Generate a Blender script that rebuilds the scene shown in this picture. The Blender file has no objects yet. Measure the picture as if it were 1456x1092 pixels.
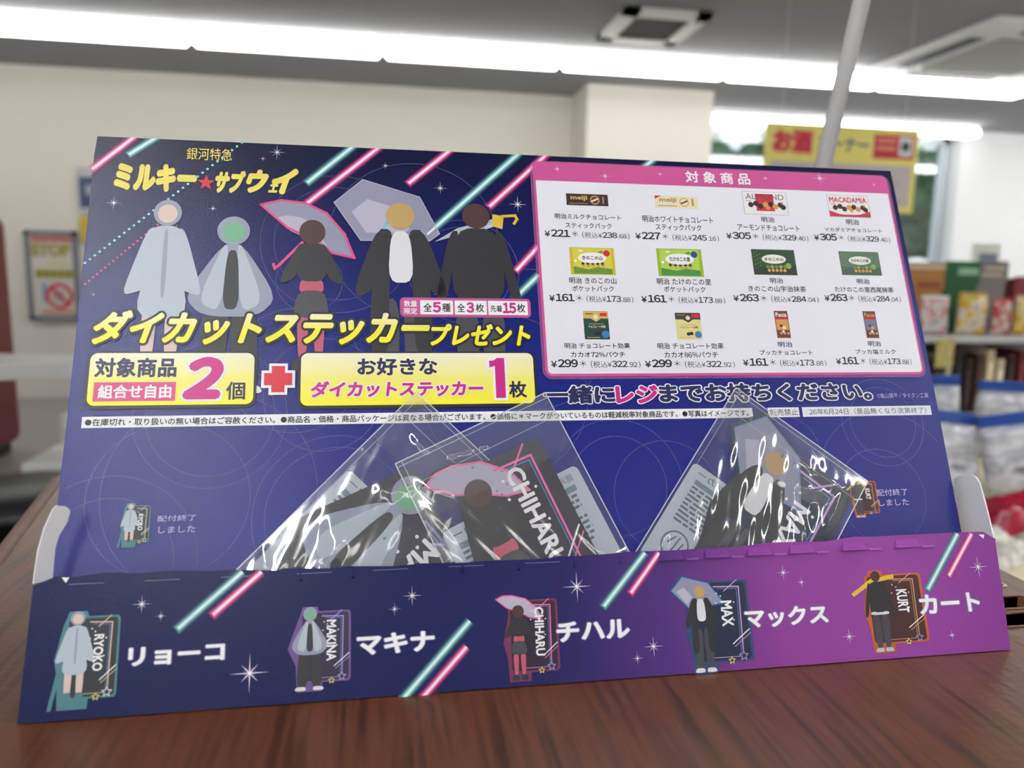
import bpy, bmesh, math, random
from mathutils import Vector, Matrix
random.seed(7)
S = bpy.context.scene
COL = S.collection
# ------------------------------------------------------------------ camera
FPX = 1087.95
CAM = Vector((-0.07711, -0.2901, 0.17248))
RR = [(0.9856946596, -0.1675426359, 0.0183167447), (-0.0073132322, -0.1510933470, -0.9884924467), (0.1683821684, 0.9742177712, -0.1501571834)]
cam_data = bpy.data.cameras.new('camera')
cam = bpy.data.objects.new('camera', cam_data); COL.objects.link(cam)
xa, ya, za = Vector(RR[0]), -Vector(RR[1]), -Vector(RR[2])
cam.matrix_world = Matrix(((xa.x, ya.x, za.x, CAM.x), (xa.y, ya.y, za.y, CAM.y), (xa.z, ya.z, za.z, CAM.z), (0, 0, 0, 1)))
cam_data.sensor_fit = 'HORIZONTAL'; cam_data.sensor_width = 36.0
cam_data.lens = FPX / 1456 * 36.0
cam_data.clip_start = 0.01; cam_data.clip_end = 200
cam_data.dof.use_dof = True
cam_data.dof.focus_distance = 0.365
cam_data.dof.aperture_fstop = cam_data.lens / 3.6
S.camera = cam
# ------------------------------------------------------------------ world, exposure
S.view_settings.view_transform = 'Standard'
S.view_settings.look = 'None'
S.view_settings.gamma = 1.0
S.view_settings.use_curve_mapping = False
S.view_settings.exposure = 0.53
W = bpy.data.worlds.new('world'); S.world = W; W.use_nodes = True
W.node_tree.nodes['Background'].inputs[0].default_value = (0.80, 0.92, 1.0, 1)
W.node_tree.nodes['Background'].inputs[1].default_value = 0.9
TUBE_POWER = 9.5

# ------------------------------------------------------------------ pixel rays
def ray(px, py):
    a, b = (px - 728) / FPX, (py - 546) / FPX
    return Vector([a * RR[0][i] + b * RR[1][i] + RR[2][i] for i in range(3)])
def onZ(px, py, z):
    d = ray(px, py); return CAM + d * ((z - CAM.z) / d.z)
def onY(px, py, y):
    d = ray(px, py); return CAM + d * ((y - CAM.y) / d.y)
class Frame:
    """A flat card leaning back: u runs right, v up the slope, w out of its face."""
    def __init__(self, y0, tilt, w=0.0):
        self.n = Vector((0, -math.cos(tilt), math.sin(tilt)))
        self.v = Vector((0, math.sin(tilt), math.cos(tilt)))
        self.o = Vector((0, y0, 0)) + self.n * w
        self.y0, self.tilt = y0, tilt
    def uv(self, px, py):
        d = ray(px, py); k = (self.o - CAM).dot(self.n) / d.dot(self.n)
        q = CAM + d * k - self.o
        return Vector((q.x, q.dot(self.v)))
    def mat(self):
        m = Matrix.Identity(4)
        for i in range(3):
            m[i][0] = (1, 0, 0)[i]; m[i][1] = self.v[i]; m[i][2] = self.n[i]; m[i][3] = self.o[i]
        return m
BP = Frame(0.01472, 0.41448)
FP = Frame(0.0, 0.37488)

# ------------------------------------------------------------------ materials
MC = {}
def lin(c):
    return tuple(((x / 255) / 12.92 if x / 255 <= 0.04045 else ((x / 255 + 0.055) / 1.055) ** 2.4) for x in c)
def M(name, rgb, rough=0.5, spec=0.5, metal=0.0, emit=0.0, bump=0.0, bscale=400, srgb=True):
    if name in MC: return MC[name]
    m = bpy.data.materials.new(name); m.use_nodes = True
    c = lin(rgb) if srgb else rgb
    b = m.node_tree.nodes['Principled BSDF']
    b.inputs['Base Color'].default_value = (*c, 1)
    b.inputs['Roughness'].default_value = rough
    b.inputs['Specular IOR Level'].default_value = spec
    b.inputs['Metallic'].default_value = metal
    if emit:
        b.inputs['Emission Color'].default_value = (*c, 1); b.inputs['Emission Strength'].default_value = emit
    if bump: add_bump(m, bump, bscale)
    MC[name] = m
    return m
def add_bump(m, strength, scale, dist=0.0004):
    nt = m.node_tree; b = nt.nodes['Principled BSDF']
    tc = nt.nodes.new('ShaderNodeTexCoord'); n = nt.nodes.new('ShaderNodeTexNoise'); bp = nt.nodes.new('ShaderNodeBump')
    n.inputs['Scale'].default_value = scale; n.inputs['Detail'].default_value = 3
    bp.inputs['Strength'].default_value = strength; bp.inputs['Distance'].default_value = dist
    nt.links.new(tc.outputs['Object'], n.inputs['Vector']); nt.links.new(n.outputs['Fac'], bp.inputs['Height'])
    nt.links.new(bp.outputs['Normal'], b.inputs['Normal'])
def ramp_mat(name, axis, stops, rough=0.4, spec=0.5, bump=0.0, bscale=900):
    """Printed ramp along the card's own u (axis 0) or v (axis 1), in metres."""
    if name in MC: return MC[name]
    m = bpy.data.materials.new(name); m.use_nodes = True; nt = m.node_tree; b = nt.nodes['Principled BSDF']
    tc = nt.nodes.new('ShaderNodeTexCoord'); sx = nt.nodes.new('ShaderNodeSeparateXYZ'); mr = nt.nodes.new('ShaderNodeMapRange'); cr = nt.nodes.new('ShaderNodeValToRGB')
    a, z = stops[0][0], stops[-1][0]
    mr.inputs['From Min'].default_value = a; mr.inputs['From Max'].default_value = z
    nt.links.new(tc.outputs['Object'], sx.inputs[0]); nt.links.new(sx.outputs[axis], mr.inputs['Value']); nt.links.new(mr.outputs[0], cr.inputs[0])
    el = cr.color_ramp.elements
    while len(el) < len(stops): el.new(0.5)
    for e, (p, c) in zip(el, stops):
        e.position = (p - a) / (z - a); e.color = (*lin(c), 1)
    nt.links.new(cr.outputs[0], b.inputs['Base Color'])
    b.inputs['Roughness'].default_value = rough; b.inputs['Specular IOR Level'].default_value = spec
    if bump: add_bump(m, bump, bscale)
    MC[name] = m
    return m
def ink(name, rgb, alpha, rough=0.4):
    """See-through printing ink."""
    if name in MC: return MC[name]
    m = bpy.data.materials.new(name); m.use_nodes = True; nt = m.node_tree; b = nt.nodes['Principled BSDF']
    b.inputs['Base Color'].default_value = (*lin(rgb), 1); b.inputs['Roughness'].default_value = rough
    b.inputs['Alpha'].default_value = alpha
    MC[name] = m
    return m
def film_mat(name, haze=0.07, gloss=0.10, rough=0.10):
    if name in MC: return MC[name]
    m = bpy.data.materials.new(name); m.use_nodes = True; nt = m.node_tree
    for n in list(nt.nodes): nt.nodes.remove(n)
    out = nt.nodes.new('ShaderNodeOutputMaterial'); t = nt.nodes.new('ShaderNodeBsdfTransparent'); g = nt.nodes.new('ShaderNodeBsdfGlossy'); d = nt.nodes.new('ShaderNodeBsdfDiffuse')
    m1 = nt.nodes.new('ShaderNodeMixShader'); m2 = nt.nodes.new('ShaderNodeMixShader')
    g.inputs['Roughness'].default_value = rough; d.inputs['Color'].default_value = (.8, .82, .85, 1)
    m1.inputs[0].default_value = haze; m2.inputs[0].default_value = gloss
    nt.links.new(t.outputs[0], m1.inputs[1]); nt.links.new(d.outputs[0], m1.inputs[2])
    nt.links.new(m1.outputs[0], m2.inputs[1]); nt.links.new(g.outputs[0], m2.inputs[2]); nt.links.new(m2.outputs[0], out.inputs[0])
    MC[name] = m
    return m
def blotch(name, cols, scale, rough=0.35, stretch=(1, 1, 1), detail=2):
    """Printed packaging: patches of several colours."""
    if name in MC: return MC[name]
    m = bpy.data.materials.new(name); m.use_nodes = True; nt = m.node_tree; b = nt.nodes['Principled BSDF']
    tc = nt.nodes.new('ShaderNodeTexCoord'); mp = nt.nodes.new('ShaderNodeMapping'); n = nt.nodes.new('ShaderNodeTexNoise'); cr = nt.nodes.new('ShaderNodeValToRGB')
    mp.inputs['Scale'].default_value = stretch; n.inputs['Scale'].default_value = scale; n.inputs['Detail'].default_value = detail
    nt.links.new(tc.outputs['Object'], mp.inputs[0]); nt.links.new(mp.outputs[0], n.inputs['Vector']); nt.links.new(n.outputs['Fac'], cr.inputs[0]); nt.links.new(cr.outputs[0], b.inputs['Base Color'])
    el = cr.color_ramp.elements
    while len(el) < len(cols): el.new(0.5)
    for i, c in enumerate(cols):
        el[i].position = 0.30 + 0.40 * i / (len(cols) - 1); el[i].color = (*lin(c), 1)
    b.inputs['Roughness'].default_value = rough
    MC[name] = m
    return m
def wood(name, c0, c1, rough=0.34, stretch=(160, 9, 160)):
    if name in MC: return MC[name]
    m = blotch(name, [c0, c1, c0], 1.0, rough, stretch, 6)
    add_bump(m, 0.25, 260, 0.0006)
    m.node_tree.nodes['Principled BSDF'].inputs['Specular IOR Level'].default_value = .8
    return m

# ------------------------------------------------------------------ objects
def link(name, mesh, parent=None, mat=None):
    o = bpy.data.objects.new(name, mesh); COL.objects.link(o)
    if parent: o.parent = parent
    if mat is not None: o.matrix_local = mat
    return o
def thing(name, label, cat, loc=(0, 0, 0), group=None, rz=0.0):
    o = bpy.data.objects.new(name, None); COL.objects.link(o); o.location = loc; o.rotation_euler = (0, 0, rz); o.empty_display_size = 0.05
    return tag(o, label, cat, group)
def tag(o, label, cat, group=None):
    o['label'] = label; o['category'] = cat
    if group: o['group'] = group
    return o
def struct(o):
    o['kind'] = 'structure'; return o
def bm_box(bm, lo, hi, mi=0, bevel=0.0):
    lo, hi = Vector(lo), Vector(hi); c = (lo + hi) / 2; s = hi - lo
    t = bmesh.new(); bmesh.ops.create_cube(t, size=1)
    bmesh.ops.scale(t, vec=s, verts=t.verts); bmesh.ops.translate(t, vec=c, verts=t.verts)
    if bevel: bmesh.ops.bevel(t, geom=t.edges[:], offset=bevel, segments=3, affect='EDGES', profile=0.5)
    merge(bm, t, mi)
def merge(bm, t, mi=0):
    vm = {v: bm.verts.new(v.co) for v in t.verts}
    for f in t.faces:
        try:
            nf = bm.faces.new([vm[v] for v in f.verts]); nf.material_index = mi; nf.smooth = f.smooth
        except ValueError: pass
    t.free()
def bm_tube(bm, a, b, r0, r1=None, seg=20, mi=0, cap=True):
    a, b = Vector(a), Vector(b); r1 = r0 if r1 is None else r1
    d = (b - a).normalized(); x = d.orthogonal().normalized(); y = d.cross(x)
    A = [bm.verts.new(a + (x * math.cos(t) + y * math.sin(t)) * r0) for t in [2 * math.pi * i / seg for i in range(seg)]]
    Bv = [bm.verts.new(b + (x * math.cos(t) + y * math.sin(t)) * r1) for t in [2 * math.pi * i / seg for i in range(seg)]]
    for i in range(seg):
        f = bm.faces.new((A[i], A[(i + 1) % seg], Bv[(i + 1) % seg], Bv[i])); f.smooth = True; f.material_index = mi
    if cap:
        f = bm.faces.new(A[::-1]); f.material_index = mi
        f = bm.faces.new(Bv); f.material_index = mi
def bm_lathe(bm, prof, seg=28, mi=0):
    rings = [[bm.verts.new((r * math.cos(2 * math.pi * i / seg), r * math.sin(2 * math.pi * i / seg), z)) for i in range(seg)] for r, z in prof]
    for p, q in zip(rings, rings[1:]):
        for i in range(seg):
            f = bm.faces.new((p[i], p[(i + 1) % seg], q[(i + 1) % seg], q[i])); f.smooth = True; f.material_index = mi
    bm.faces.new(rings[0][::-1]); bm.faces.new(rings[-1])
def obj(name, bm, mats, parent=None, mat=None):
    bmesh.ops.recalc_face_normals(bm, faces=bm.faces)
    me = bpy.data.meshes.new(name); bm.to_mesh(me); bm.free()
    for m in (mats if isinstance(mats, (list, tuple)) else [mats]): me.materials.append(m)
    return link(name, me, parent, mat)
def box(name, lo, hi, m, parent=None, bevel=0.0):
    bm = bmesh.new(); bm_box(bm, lo, hi, 0, bevel); return obj(name, bm, m, parent)
def cutslab(name, pts3, th, m, parent=None):
    """A thick card cut to an outline of points in space (thickness along its normal, away from the camera)."""
    bm = bmesh.new(); vs = [bm.verts.new(p) for p in pts3]; f = bm.faces.new(vs); f.normal_update()
    n = f.normal.copy()
    if n.dot(Vector(pts3[0]) - CAM) < 0: n = -n
    r = bmesh.ops.extrude_face_region(bm, geom=[f])
    for v in [g for g in r['geom'] if isinstance(g, bmesh.types.BMVert)]: v.co += n * th
    return obj(name, bm, m, parent)

# ------------------------------------------------------------------ print shop: flat printing laid on a card
LAY = 0.00007
def rrect(u0, v0, u1, v1, r, n=6):
    pts = []
    for cx, cy, a0 in ((u1 - r, v1 - r, 0), (u0 + r, v1 - r, 90), (u0 + r, v0 + r, 180), (u1 - r, v0 + r, 270)):
        for i in range(n + 1):
            a = math.radians(a0 + 90 * i / n); pts.append((cx + r * math.cos(a), cy + r * math.sin(a)))
    return pts
def disc(c, r, n=24, ry=None):
    ry = r if ry is None else ry
    return [(c[0] + r * math.cos(2 * math.pi * i / n), c[1] + ry * math.sin(2 * math.pi * i / n)) for i in range(n)]
def star(c, r, k=0.45, n=5, a0=90):
    return [(c[0] + (r if i % 2 == 0 else r * k) * math.cos(math.radians(a0 + i * 180 / n)), c[1] + (r if i % 2 == 0 else r * k) * math.sin(math.radians(a0 + i * 180 / n))) for i in range(2 * n)]
def strip(a, b, w):
    a, b = Vector(a), Vector(b); d = (b - a).normalized(); p = Vector((-d.y, d.x)) * w / 2
    return [a - p, b - p, b + p, a + p]
def clip(poly, axis, lim, below=True):
    out = []; n = len(poly); ins = (lambda p: p[axis] <= lim) if below else (lambda p: p[axis] >= lim)
    for i in range(n):
        p, q = Vector(poly[i]), Vector(poly[(i + 1) % n])
        if ins(p): out.append(p)
        if ins(p) != ins(q): out.append(p + (q - p) * ((lim - p[axis]) / (q[axis] - p[axis])))
    return out
TXT = {}
def raw_glyphs(body, shear, res, space):
    c = bpy.data.curves.new('lettering', 'FONT'); c.body = body; c.shear = shear; c.resolution_u = res; c.fill_mode = 'FRONT'; c.space_character = space
    o = bpy.data.objects.new('lettering', c); me = o.to_mesh()
    r = ([v.co.to_2d() for v in me.vertices], [tuple(p.vertices) for p in me.polygons])
    o.to_mesh_clear(); bpy.data.objects.remove(o); bpy.data.curves.remove(c)
    return r
def glyphs(body, shear=0.0, res=3, space=1.0):
    """Outlines of a line of lettering; numerals come from the wide set, which has a proper figure one."""
    k = (body, shear, res, space)
    if k not in TXT:
        if not any(c in '0123456789' for c in body): TXT[k] = raw_glyphs(body, shear, res, space)
        else:
            V, F, x = [], [], 0.0
            for c in body:
                if c in '0123456789%':
                    v, f = raw_glyphs(chr(ord(c) + 0xFEE0), shear, res, 1); a, b = min(p.x for p in v), max(p.x for p in v); adv = .56 if c != '%' else b - a + .08; off = x + (adv - (b - a)) / 2 - a
                elif c in '.': v, f = raw_glyphs(c, shear, res, 1); adv = .27; off = x + .06
                else: v, f = raw_glyphs(c, shear, res, 1); adv = 1.0; off = x
                n = len(V); V += [Vector((p.x + off, p.y)) for p in v]; F += [tuple(q + n for q in t) for t in f]; x += adv
            TXT[k] = (V, F)
    return TXT[k]
class Print:
    def __init__(self, frame, parent):
        self.f, self.parent = frame, parent; self.v = []; self.p = []; self.mi = []; self.mats = []
    def _m(self, m):
        if m not in self.mats: self.mats.append(m)
        return self.mats.index(m)
    def raw(self, pts3, polys, m):
        o = len(self.v); self.v += [tuple(p) for p in pts3]; k = self._m(m)
        for q in polys: self.p.append([o + i for i in q]); self.mi.append(k)
    def poly(self, pts, m, layer):
        if len(pts) > 2: self.raw([(p[0], p[1], layer * LAY) for p in pts], [range(len(pts))], m)
    def ring(self, c, r, w, m, layer, n=72, vmin=None, vmax=None, umin=None, umax=None):
        for i in range(n):
            a, b = 2 * math.pi * i / n, 2 * math.pi * (i + 1) / n
            q = [(c[0] + s * math.cos(t), c[1] + s * math.sin(t)) for s, t in ((r, a), (r, b), (r + w, b), (r + w, a))]
            if vmin is not None and min(y for _, y in q) < vmin: continue
            if vmax is not None and max(y for _, y in q) > vmax: continue
            if umin is not None and min(x for x, _ in q) < umin: continue
            if umax is not None and max(x for x, _ in q) > umax: continue
            self.poly(q, m, layer)
    def slab(self, pts, th, m):
        n = len(pts); P = [(p[0], p[1], 0) for p in pts] + [(p[0], p[1], -th) for p in pts]
        self.raw(P, [list(range(n)), list(range(2 * n - 1, n - 1, -1))] + [[i, i + n, (i + 1) % n + n, (i + 1) % n] for i in range(n)], m)
    def text(self, body, bl, tr, m, layer, bold=0.0, shear=0.0, outline=(), space=1.0, uv=False, T=None, res=3, drop=None):
        vs, ps = glyphs(body, shear, res, space)
        x0, x1 = min(v.x for v in vs) - bold, max(v.x for v in vs) + bold; y0, y1 = min(v.y for v in vs) - bold, max(v.y for v in vs) + bold
        if T is None:
            a, b = (Vector(bl), Vector(tr)) if uv else (self.f.uv(*bl), self.f.uv(*tr))
            T = lambda s, t: (a.x + (b.x - a.x) * s, a.y + (b.y - a.y) * t)
        def put(m, l, r, n, up):
            # heavier weights and outlines: the same outlines struck again round a small circle
            for i in range(n):
                dx, dy = (r * math.cos(2 * math.pi * i / n), r * math.sin(2 * math.pi * i / n)) if r else (0, 0)
                self.raw([(*T((v.x - x0 + dx) / (x1 - x0), (v.y - y0 + dy) / (y1 - y0)), (l + up * .03 * i) * LAY) for v in vs], ps, m)
        put(m, layer, bold, 8 if bold else 1, 1)
        if bold > .03: put(m, layer + .26, 0, 1, 1)
        for off, om, ol in outline:
            put(om, ol, off, 14, -1); put(om, ol - .45, off * .55, 8, -1)
    def line(self, pts, w, m, layer, closed=False):
        n = len(pts)
        for i in range(n if closed else n - 1):
            a, b = Vector(pts[i]), Vector(pts[(i + 1) % n]); d = (b - a)
            if d.length < 1e-9: continue
            d = d.normalized() * w * 0.45
            self.poly(strip(a - d, b + d, w), m, layer + 0.01 * (i % 2))
    def build(self, name):
        me = bpy.data.meshes.new(name); me.from_pydata(self.v, [], [list(q) for q in self.p])
        for m in self.mats: me.materials.append(m)
        me.polygons.foreach_set('material_index', self.mi); me.update()
        return link(name, me, self.parent, self.f.mat())

# inks
WHITE = M('ink_white', (232, 232, 240), .45); BLACK = M('ink_black', (18, 20, 30), .45); NAVY = M('ink_navy', (20, 26, 84), .42)
MAG = M('ink_magenta', (196, 22, 132), .42); PINKH = M('ink_pink_header', (196, 78, 146), .42); PINK = M('ink_pink', (214, 62, 132), .42)
LOGO = M('ink_logo_yellow', (226, 212, 92), .42); RED = M('ink_red', (208, 30, 56), .42); DARK = M('ink_dark_outline', (14, 18, 36), .42)
PALE = M('ink_pale_lilac', (172, 164, 214), .45); LIST = M('ink_list_white', (222, 223, 236), .38, .5, bump=.10, bscale=1500)
TEALG, TEALM, TEALC = ink('ink_teal_glow', (70, 140, 160), .28), ink('ink_teal_halo', (92, 160, 170), .75), M('ink_teal', (150, 212, 212), .42)
PNKG, PNKM, PNKC = ink('ink_rose_glow', (180, 50, 130), .28), ink('ink_rose_halo', (206, 62, 142), .8), M('ink_rose', (238, 160, 205), .42)
GLINT, HALO = M('ink_glint', (240, 236, 250), .42), ink('ink_glint_halo', (170, 160, 230), .25); RINGM = ink('ink_ring', (150, 150, 225), .26)
CARD = M('raw_card_white', (226, 226, 234), .6, .3, bump=.15, bscale=300); CARDG = M('raw_card_grey', (196, 198, 208), .6, .3)
PANEL = ramp_mat('panel_print', 1, [(0.0, (36, 38, 112)), (.06, (40, 44, 130)), (.10, (34, 40, 126)), (.15, (24, 36, 122)), (.20, (18, 27, 94)), (.245, (14, 18, 58))], .27, .30, .25, 1600)
FRONT = ramp_mat('front_print', 0, [(-.21, (18, 24, 76)), (-.05, (16, 24, 84)), (0.0, (36, 32, 96)), (.045, (78, 46, 122)), (.10, (138, 64, 150)), (.16, (146, 70, 156)), (.21, (134, 62, 148))], .27, .24, .22, 1600)
def neon_line(P, a, b, kind, w, vmax, layer=2):
    g, h, c = (TEALG, TEALM, TEALC) if kind == 't' else (PNKG, PNKM, PNKC)
    a, b = Vector(a), Vector(b); d = (b - a).normalized()
    b = b + d * .004
    for k, (m, s, e) in enumerate(((g, 1.5, .0012), (h, 1.0, .0006), (c, .55, .0001), (WHITE, .25, -.0002))):
        q = clip(strip(a - d * e, b, w * s), 1, vmax)
        P.poly(q, m, layer + k * .5)
def sparkle(P, c, r, layer=4):
    P.poly(disc(c, r * .30, 14), HALO, layer); P.poly(disc(c, r * .16, 12), HALO, layer + .3)
    pts = []
    for i in range(16):
        rr = (r if i % 4 == 0 else r * .62) if i % 2 == 0 else r * .07
        a = math.radians(90 + i * 22.5); pts.append((c[0] + rr * math.cos(a), c[1] + rr * math.sin(a)))
    P.poly(pts, GLINT, layer + .6)

# plain pictogram stand-ins for the printed figures
SKN = dict(
    silver=M('ink_silver', (172, 184, 198), .42), silver2=M('ink_silver_soft', (142, 148, 172), .42), pale=M('ink_beige', (206, 186, 176), .42), teal=M('ink_boot_teal', (60, 118, 128), .42),
    mint=M('ink_mint', (110, 172, 138), .42), black=M('ink_charcoal', (38, 38, 46), .42), grey=M('ink_grey', (66, 66, 76), .42), rose=M('ink_rose_brown', (186, 84, 110), .42),
    brown=M('ink_brown', (70, 44, 44), .42), tan=M('ink_tan', (182, 152, 96), .42), white=M('ink_shirt_white', (214, 214, 222), .42), gold=M('ink_gold', (216, 184, 56), .42))
def mirror(p): return [(-x, y) for x, y in p][::-1]
def figure(k):
    Q = []
    A = lambda c, p, both=False: (Q.append((c, p)), both and Q.append((c, mirror(p))))
    if k == 1:
        A('silver2', disc((0, .925), .075)); A('pale', disc((0, .92), .052)); A('pale', [(-.10, .40), (-.02, .40), (-.03, .1), (-.09, .1)], 1); A('teal', [(-.10, .16), (-.02, .16), (-.015, .0), (-.115, .0)], 1)
        A('silver', [(-.10, .83), (-.05, .84), (-.08, .5), (-.19, .46), (-.20, .5)], 1); A('silver', [(-.085, .85), (.085, .85), (.09, .62), (.14, .34), (-.14, .34), (-.09, .62)]); A('silver2', [(-.012, .83), (.012, .83), (.012, .45), (-.012, .45)])
    elif k == 2:
        A('silver2', disc((0, .915), .085)); A('mint', disc((0, .905), .058)); A('black', [(-.13, .5), (.0, .5), (-.02, .04), (-.16, .02)], 1); A('white', [(-.16, .045), (-.05, .045), (-.04, 0), (-.18, 0)], 1)
        A('silver2', [(-.05, .84), (.05, .84), (.24, .53), (.14, .42), (-.14, .42), (-.24, .53)]); A('silver', [(-.05, .83), (-.02, .83), (-.05, .44), (-.17, .50)], 1); A('black', [(-.028, .8), (.028, .8), (.045, .46), (-.045, .46)])
    elif k == 3:
        A('rose', [(-.09, .36), (-.01, .36), (-.03, .06), (-.075, .06)], 1); A('black', [(-.10, .08), (-.02, .08), (-.01, 0), (-.12, 0)], 1); A('rose', [(-.07, .60), (.07, .60), (.08, .5), (-.08, .5)])
        A('black', [(-.09, .83), (-.05, .83), (-.10, .6), (-.19, .56), (-.2, .6)], 1); A('black', [(-.09, .84), (.09, .84), (.10, .58), (-.10, .58)]); A('grey', [(-.085, .52), (.085, .52), (.12, .34), (-.12, .34)]); A('brown', disc((0, .915), .085))
    elif k == 4:
        A('grey', [(-.11, .5), (-.005, .5), (-.02, .04), (-.12, .04)], 1); A('white', [(-.12, .05), (-.02, .05), (-.01, 0), (-.14, 0)], 1); A('black', [(-.12, .83), (-.06, .85), (-.12, .55), (-.2, .5), (-.21, .56)], 1)
        A('black', [(-.12, .85), (-.03, .85), (-.055, .55), (-.06, .22), (-.15, .22)], 1); A('white', [(-.045, .84), (.045, .84), (.06, .58), (-.06, .58)]); A('tan', disc((0, .92), .068))
    else:
        A('grey', [(-.12, .46), (-.005, .46), (-.015, .04), (-.10, .04)], 1); A('silver', [(-.11, .05), (-.015, .05), (-.005, 0), (-.13, 0)], 1); A('white', [(-.125, .49), (.125, .49), (.125, .45), (-.125, .45)])
        A('black', [(-.13, .84), (-.08, .85), (-.13, .6), (-.17, .42), (-.215, .44)], 1); A('black', [(-.11, .86), (.11, .86), (.13, .48), (-.13, .48)]); A('brown', disc((0, .925), .066))
    return Q
def draw_figure(P, k, T, layer, fatten=None):
    """Figures are drawn in units of their own height; T maps them to the card."""
    for i, (c, p) in enumerate(figure(k)):
        if len(p) < 12:
            for _ in range(2): p = [q for a, b in zip(p, p[1:] + p[:1]) for q in ((a[0] * .8 + b[0] * .2, a[1] * .8 + b[1] * .2), (a[0] * .2 + b[0] * .8, a[1] * .2 + b[1] * .8))]
        P.poly([T(x, y) for x, y in p], SKN[c], layer + i * .12)
CLEARG, CLEARG2 = M('ink_umbrella_grey', (140, 140, 168), .42), M('ink_umbrella_pale', (176, 172, 196), .42)
BLUEL = M('ink_blue_line', (70, 130, 196), .42); EDGE = {1: M('edge_teal', (64, 118, 132), .42), 2: M('edge_violet', (104, 70, 140), .42), 3: M('edge_rose', (110, 38, 88), .42), 4: M('edge_blue', (34, 66, 112), .42), 5: M('edge_orange', (186, 92, 44), .42)}
NEONC = {1: M('neon_sand', (206, 178, 150), .42), 2: M('neon_lilac', (160, 140, 220), .42), 3: M('neon_rose', (232, 110, 170), .42), 4: M('neon_mauve', (190, 150, 210), .42), 5: M('neon_amber', (206, 150, 110), .42)}
DUSK = {1: M('card_teal_black', (24, 34, 44), .42), 2: M('card_violet_black', (34, 24, 58), .42), 3: M('card_plum_black', (34, 22, 50), .42), 4: M('card_blue_black', (24, 34, 64), .42), 5: M('card_rust_black', (66, 36, 40), .42)}
YSTAR = M('ink_star_yellow', (222, 212, 110), .42)
WORDS = {1: 'RYOKO', 2: 'MAKINA', 3: 'CHIHARU', 4: 'MAX', 5: 'KURT'}
def sticker_art(P, k, T, asp, L=1, us=1.0, edge=None):
    """A die-cut sticker in a unit box T(x, y); asp = width / height."""
    C = lambda pts: [T(x, y) for x, y in pts]
    U = lambda x, y, cx=.36, h={3: .86, 4: .88}.get(k, .97), y0=.015: (cx + x * h / asp, y0 + y * h)
    edge = edge or EDGE[k]
    # die-cut base: the plate and a margin round the figure
    P.poly(C(rrect(.20, .10, 1.0, .93, .05)), edge, L)
    hw = {1: .21, 2: .27, 3: .22, 4: .22, 5: .22}[k]
    P.poly(C([U(-.15, -.015), U(.15, -.015), U(.17, .30), U(hw, .5), U(.14, .86), U(.09, 1.0), U(-.09, 1.0), U(-.14, .86), U(-hw, .5), U(-.17, .30)]), edge, L + .1)
    P.poly(C(rrect(.235, .12, .965, .91, .045)), DUSK[k], L + .25)
    # umbrella-shaped outline for the two with umbrellas
    if k == 3:
        um = [((x - .38) * us + .38, (y - .82) * us + .82) for x, y in ((.02, .95), (.13, .985), (.27, .985), (.49, .94), (.66, .83), (.735, .70), (.56, .725), (.36, .80), (.18, .85))]
        P.poly(C([((x - .38) * 1.07 + .38, (y - .86) * 1.13 + .86) for x, y in um]), edge, L + .3)
        P.poly(C(um), CLEARG2, L + .45); P.line(C(um), .012 * abs(T(0, 1)[1] - T(0, 0)[1]) + 1e-5, MC['neon_rose'], L + .6, True)
    if k == 4:
        um = [((x - .36) * us + .36, (y - .80) * us + .80) for x, y in ((0, .85), (.15, .985), (.48, .91), (.66, .70), (.21, .665))]
        P.poly(C([((x - .36) * 1.10 + .36, (y - .82) * 1.12 + .82) for x, y in um]), edge, L + .3)
        P.poly(C(um), CLEARG, L + .45); P.poly(C([(.06, .84), (.16, .88), (.26, .78), (.19, .70)]), CLEARG2, L + .5); P.line(C(um), .008 * abs(T(0, 1)[1] - T(0, 0)[1]) + 1e-5, BLUEL, L + .6, True)
    if k == 5: P.poly(C([(.0, .72), (.03, .68), (.30, .83), (.62, .88), (.62, .93), (.28, .88)]), SKN['gold'], L + .5)
    if k == 1: P.poly(C([(.0, .0), (.06, .0), (.16, .36), (.10, .38)]), SKN['teal'], L + .5)
    hh = (Vector(T(0, 1)) - Vector(T(0, 0))).length
    P.line(C([(.86, .13), (.88, .86), (.55, .87)]), hh * .012, NEONC[k], L + .5)
    P.line(C([(.835, .16), (.85, .84), (.60, .85)]), hh * .006, BLUEL if k != 5 else NEONC[k], L + .5)
    P.line(C([(.68, .82), (.86, .93)]), hh * .010, NEONC[k], L + .62); P.line(C([(.74, .28), (.97, .42)]), hh * .010, WHITE, L + .62); P.line(C([(.76, .25), (.98, .38)]), hh * .007, NEONC[k], L + .62)
    P.line(C([(.40, .15), (.82, .15)]), hh * .006, NEONC[k], L + .5)
    ln = {1: .37, 2: .48, 3: .56, 4: .26, 5: .28}[k]; yt = {1: .74, 2: .82, 3: .84, 4: .72, 5: .74}[k]
    P.text(WORDS[k], None, None, WHITE, L + 2.2, .03, 0, (), 1.0, T=lambda s, t: T(.62 + .15 * t, yt - ln * s))
    for (x, y, r, m) in ((.70, .115, .036, YSTAR), (.86, .155, .050, PALE if k != 1 else WHITE)):
        P.poly(C([(x + (px - x) / asp, py) for px, py in star((x, y), r * 1.25)]), DUSK[k], L + 2.2)
        P.line(C([(x + (px - x) / asp, py) for px, py in star((x, y), r)]), hh * .007, m, L + 2.5, True)
    for x, y in ((.58, .80), (.63, .77), (.56, .70), (.80, .70), (.78, .52)):
        P.poly(C(disc((x, y), .008 / asp, 8, .008)), WHITE, L + .6)
    draw_figure(P, k, lambda x, y: T(*U(x, y)), L + .9)
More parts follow.
